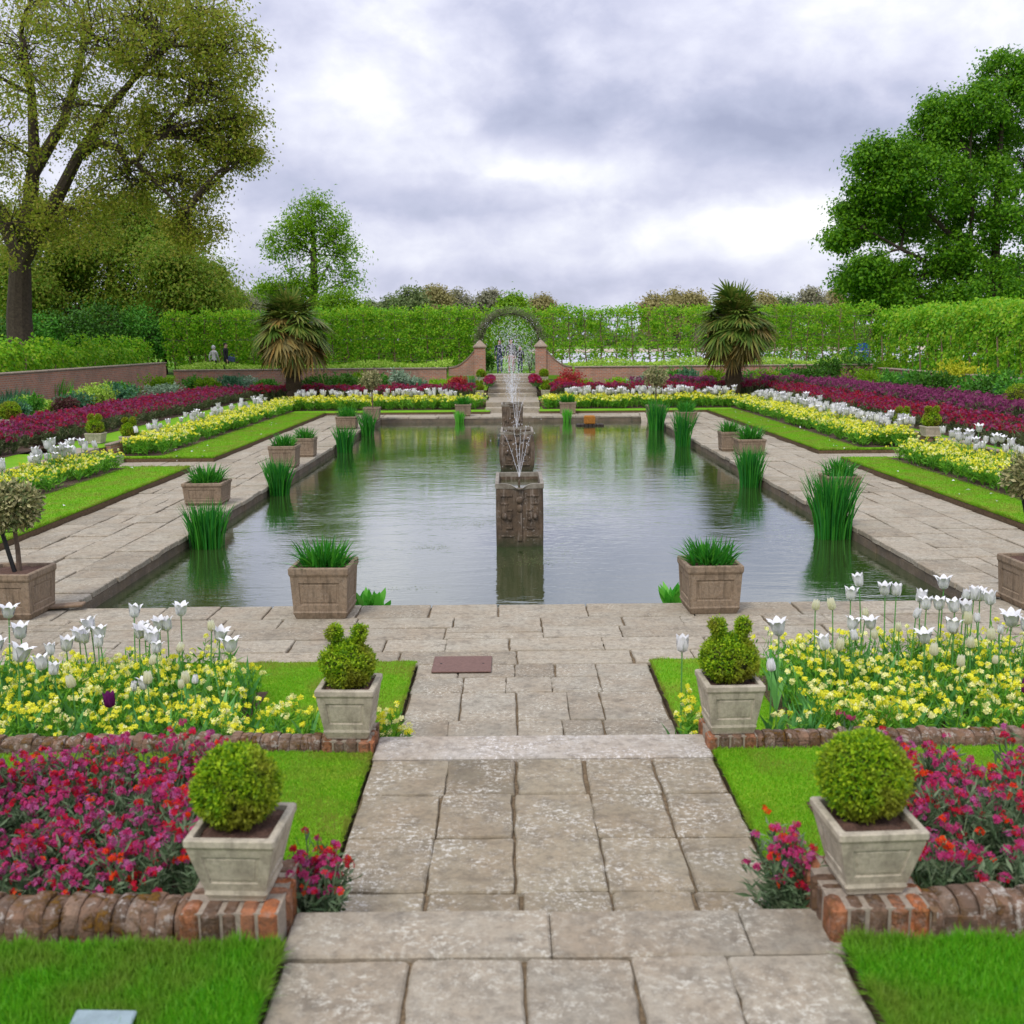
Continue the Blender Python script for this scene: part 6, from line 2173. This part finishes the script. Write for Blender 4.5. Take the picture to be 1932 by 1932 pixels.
# ------------------------------------------------------------------ sky, sun, camera
def sky():
    w = bpy.data.worlds.new('World')
    SC.world = w
    w.use_nodes = True
    t = NT.__new__(NT)
    t.t = w.node_tree
    t.t.nodes.clear()
    out = t.n('ShaderNodeOutputWorld')
    ns = t.n('ShaderNodeTexSky', sky_type='NISHITA')
    ns.sun_disc = False
    ns.sun_elevation = R(52)
    ns.sun_rotation = R(205)
    bg1 = t.n('ShaderNodeBackground')
    bg1.inputs[1].default_value = .10
    t.l(ns.outputs[0], bg1.inputs[0])
    tc = t.n('ShaderNodeTexCoord').outputs['Generated']
    t._co = tc
    sp = t.n('ShaderNodeSeparateXYZ')
    t.l(tc, sp.inputs[0])
    zz = t.math('MAXIMUM', sp.outputs[2], 0.0)
    den = t.math('ADD', zz, .20)
    cb = t.n('ShaderNodeCombineXYZ')
    t.l(t.math('DIVIDE', sp.outputs[0], den), cb.inputs[0])
    t.l(t.math('DIVIDE', sp.outputs[1], den), cb.inputs[1])
    n1 = t.noise(.85, 7, .52, cb.outputs[0], .3)
    mp = t.n('ShaderNodeMapping')
    mp.inputs['Scale'].default_value = (3.4, 3.4, 5.2)
    mp.inputs['Location'].default_value = (.35, .1, .45)
    t.l(tc, mp.inputs['Vector'])
    n2 = t.noise(1.9, 9, .54, mp.outputs[0], .15)
    n3 = t.noise(4.6, 7, .55, mp.outputs[0], .25)
    v = t.math('ADD', t.math('ADD', t.math('MULTIPLY', n1, .30), t.math('MULTIPLY', n2, .85)), t.math('SUBTRACT', t.math('MULTIPLY', n3, .46), .315))

    def blob(px, py, sx, sy, amp):
        nonlocal v
        d = unit(ray(px, py))
        sub = t.n('ShaderNodeVectorMath', operation='SUBTRACT')
        t.l(tc, sub.inputs[0])
        sub.inputs[1].default_value = tuple(d)
        mu = t.n('ShaderNodeVectorMath', operation='MULTIPLY')
        t.l(sub.outputs[0], mu.inputs[0])
        mu.inputs[1].default_value = (1 / sx, 1 / max(sx, .3), 1 / sy)
        ln = t.n('ShaderNodeVectorMath', operation='LENGTH')
        t.l(mu.outputs[0], ln.inputs[0])
        wob = t.math('ADD', ln.outputs['Value'], t.math('MULTIPLY', t.math('SUBTRACT', n2, .5), 1.6))
        g = t.math('MULTIPLY', t.math('MAXIMUM', t.math('SUBTRACT', 1.0, wob), 0.0), amp)
        v = t.math('ADD', v, g)
    # brighter breaks and darker banks as they stood that day
    blob(1010, 318, .22, .034, .36)
    blob(640, 430, .30, .04, .22)
    blob(1490, 430, .17, .06, .32)
    blob(1700, 20, .25, .05, .22)
    blob(1280, 285, .26, .06, -.20)
    blob(620, 345, .14, .032, -.18)
    blob(900, 30, .35, .045, -.08)
    blob(1000, 530, .5, .02, -.10)
    blob(520, 200, .2, .07, .14)
    blob(860, 400, .3, .03, -.16)
    blob(1120, 210, .5, .05, -.08)
    col = t.ramp(v, [(.12, (.36, .38, .52)), (.36, (.50, .52, .67)), (.50, (.63, .645, .78)), (.62, (.76, .775, .87)), (.78, (.98, .98, 1.0))])
    bg2 = t.n('ShaderNodeBackground')
    t.l(col, bg2.inputs[0])
    t.l(t.math('ADD', .98, t.math('MULTIPLY', t.math('MULTIPLY', zz, zz), .9)), bg2.inputs[1])
    mx = t.n('ShaderNodeMixShader')
    t.l(t.ramp(v, [(.28, .90), (.40, .97)]), mx.inputs[0])
    t.l(bg1.outputs[0], mx.inputs[1])
    t.l(bg2.outputs[0], mx.inputs[2])
    t.l(mx.outputs[0], out.inputs['Surface'])


sky()
sl = bpy.data.lights.new('sun', 'SUN')
sl.energy = 1.6
sl.angle = R(14)
sl.color = (1.0, .96, .90)
so = bpy.data.objects.new('sun', sl)
COL.objects.link(so)
az, el = R(205), R(52)            # high, from behind the viewer's left
sd = Vector((math.sin(az) * math.cos(el), math.cos(az) * math.cos(el), math.sin(el)))
so.rotation_euler = sd.to_track_quat('Z', 'Y').to_euler()

cam = bpy.data.cameras.new('camera')
cam.sensor_width = 36
cam.lens = 36 * FPX / 1932
cam.clip_start, cam.clip_end = .05, 8000
co = bpy.data.objects.new('camera', cam)
COL.objects.link(co)
mw = CAMROT.to_4x4()
mw.translation = Vector(EYE) * S
co.matrix_world = mw
SC.camera = co
cam.dof.use_dof = True
cam.dof.focus_distance = 14.
cam.dof.aperture_fstop = 3.0

# one scale for the whole garden
for ob in list(SC.objects):
    if ob.parent is None and ob.type in ('MESH', 'EMPTY'):
        ob.location = ob.location * S
        ob.scale = ob.scale * S

SC.view_settings.view_transform = 'Standard'
SC.view_settings.look = 'None'
SC.view_settings.exposure = .26
SC.view_settings.gamma = 1
SC.render.engine = 'CYCLES'
SC.cycles.max_bounces = 6
SC.cycles.diffuse_bounces = 3
SC.cycles.glossy_bounces = 3
SC.cycles.transparent_max_bounces = 12
SC.cycles.transmission_bounces = 3
SC.cycles.use_denoising = True
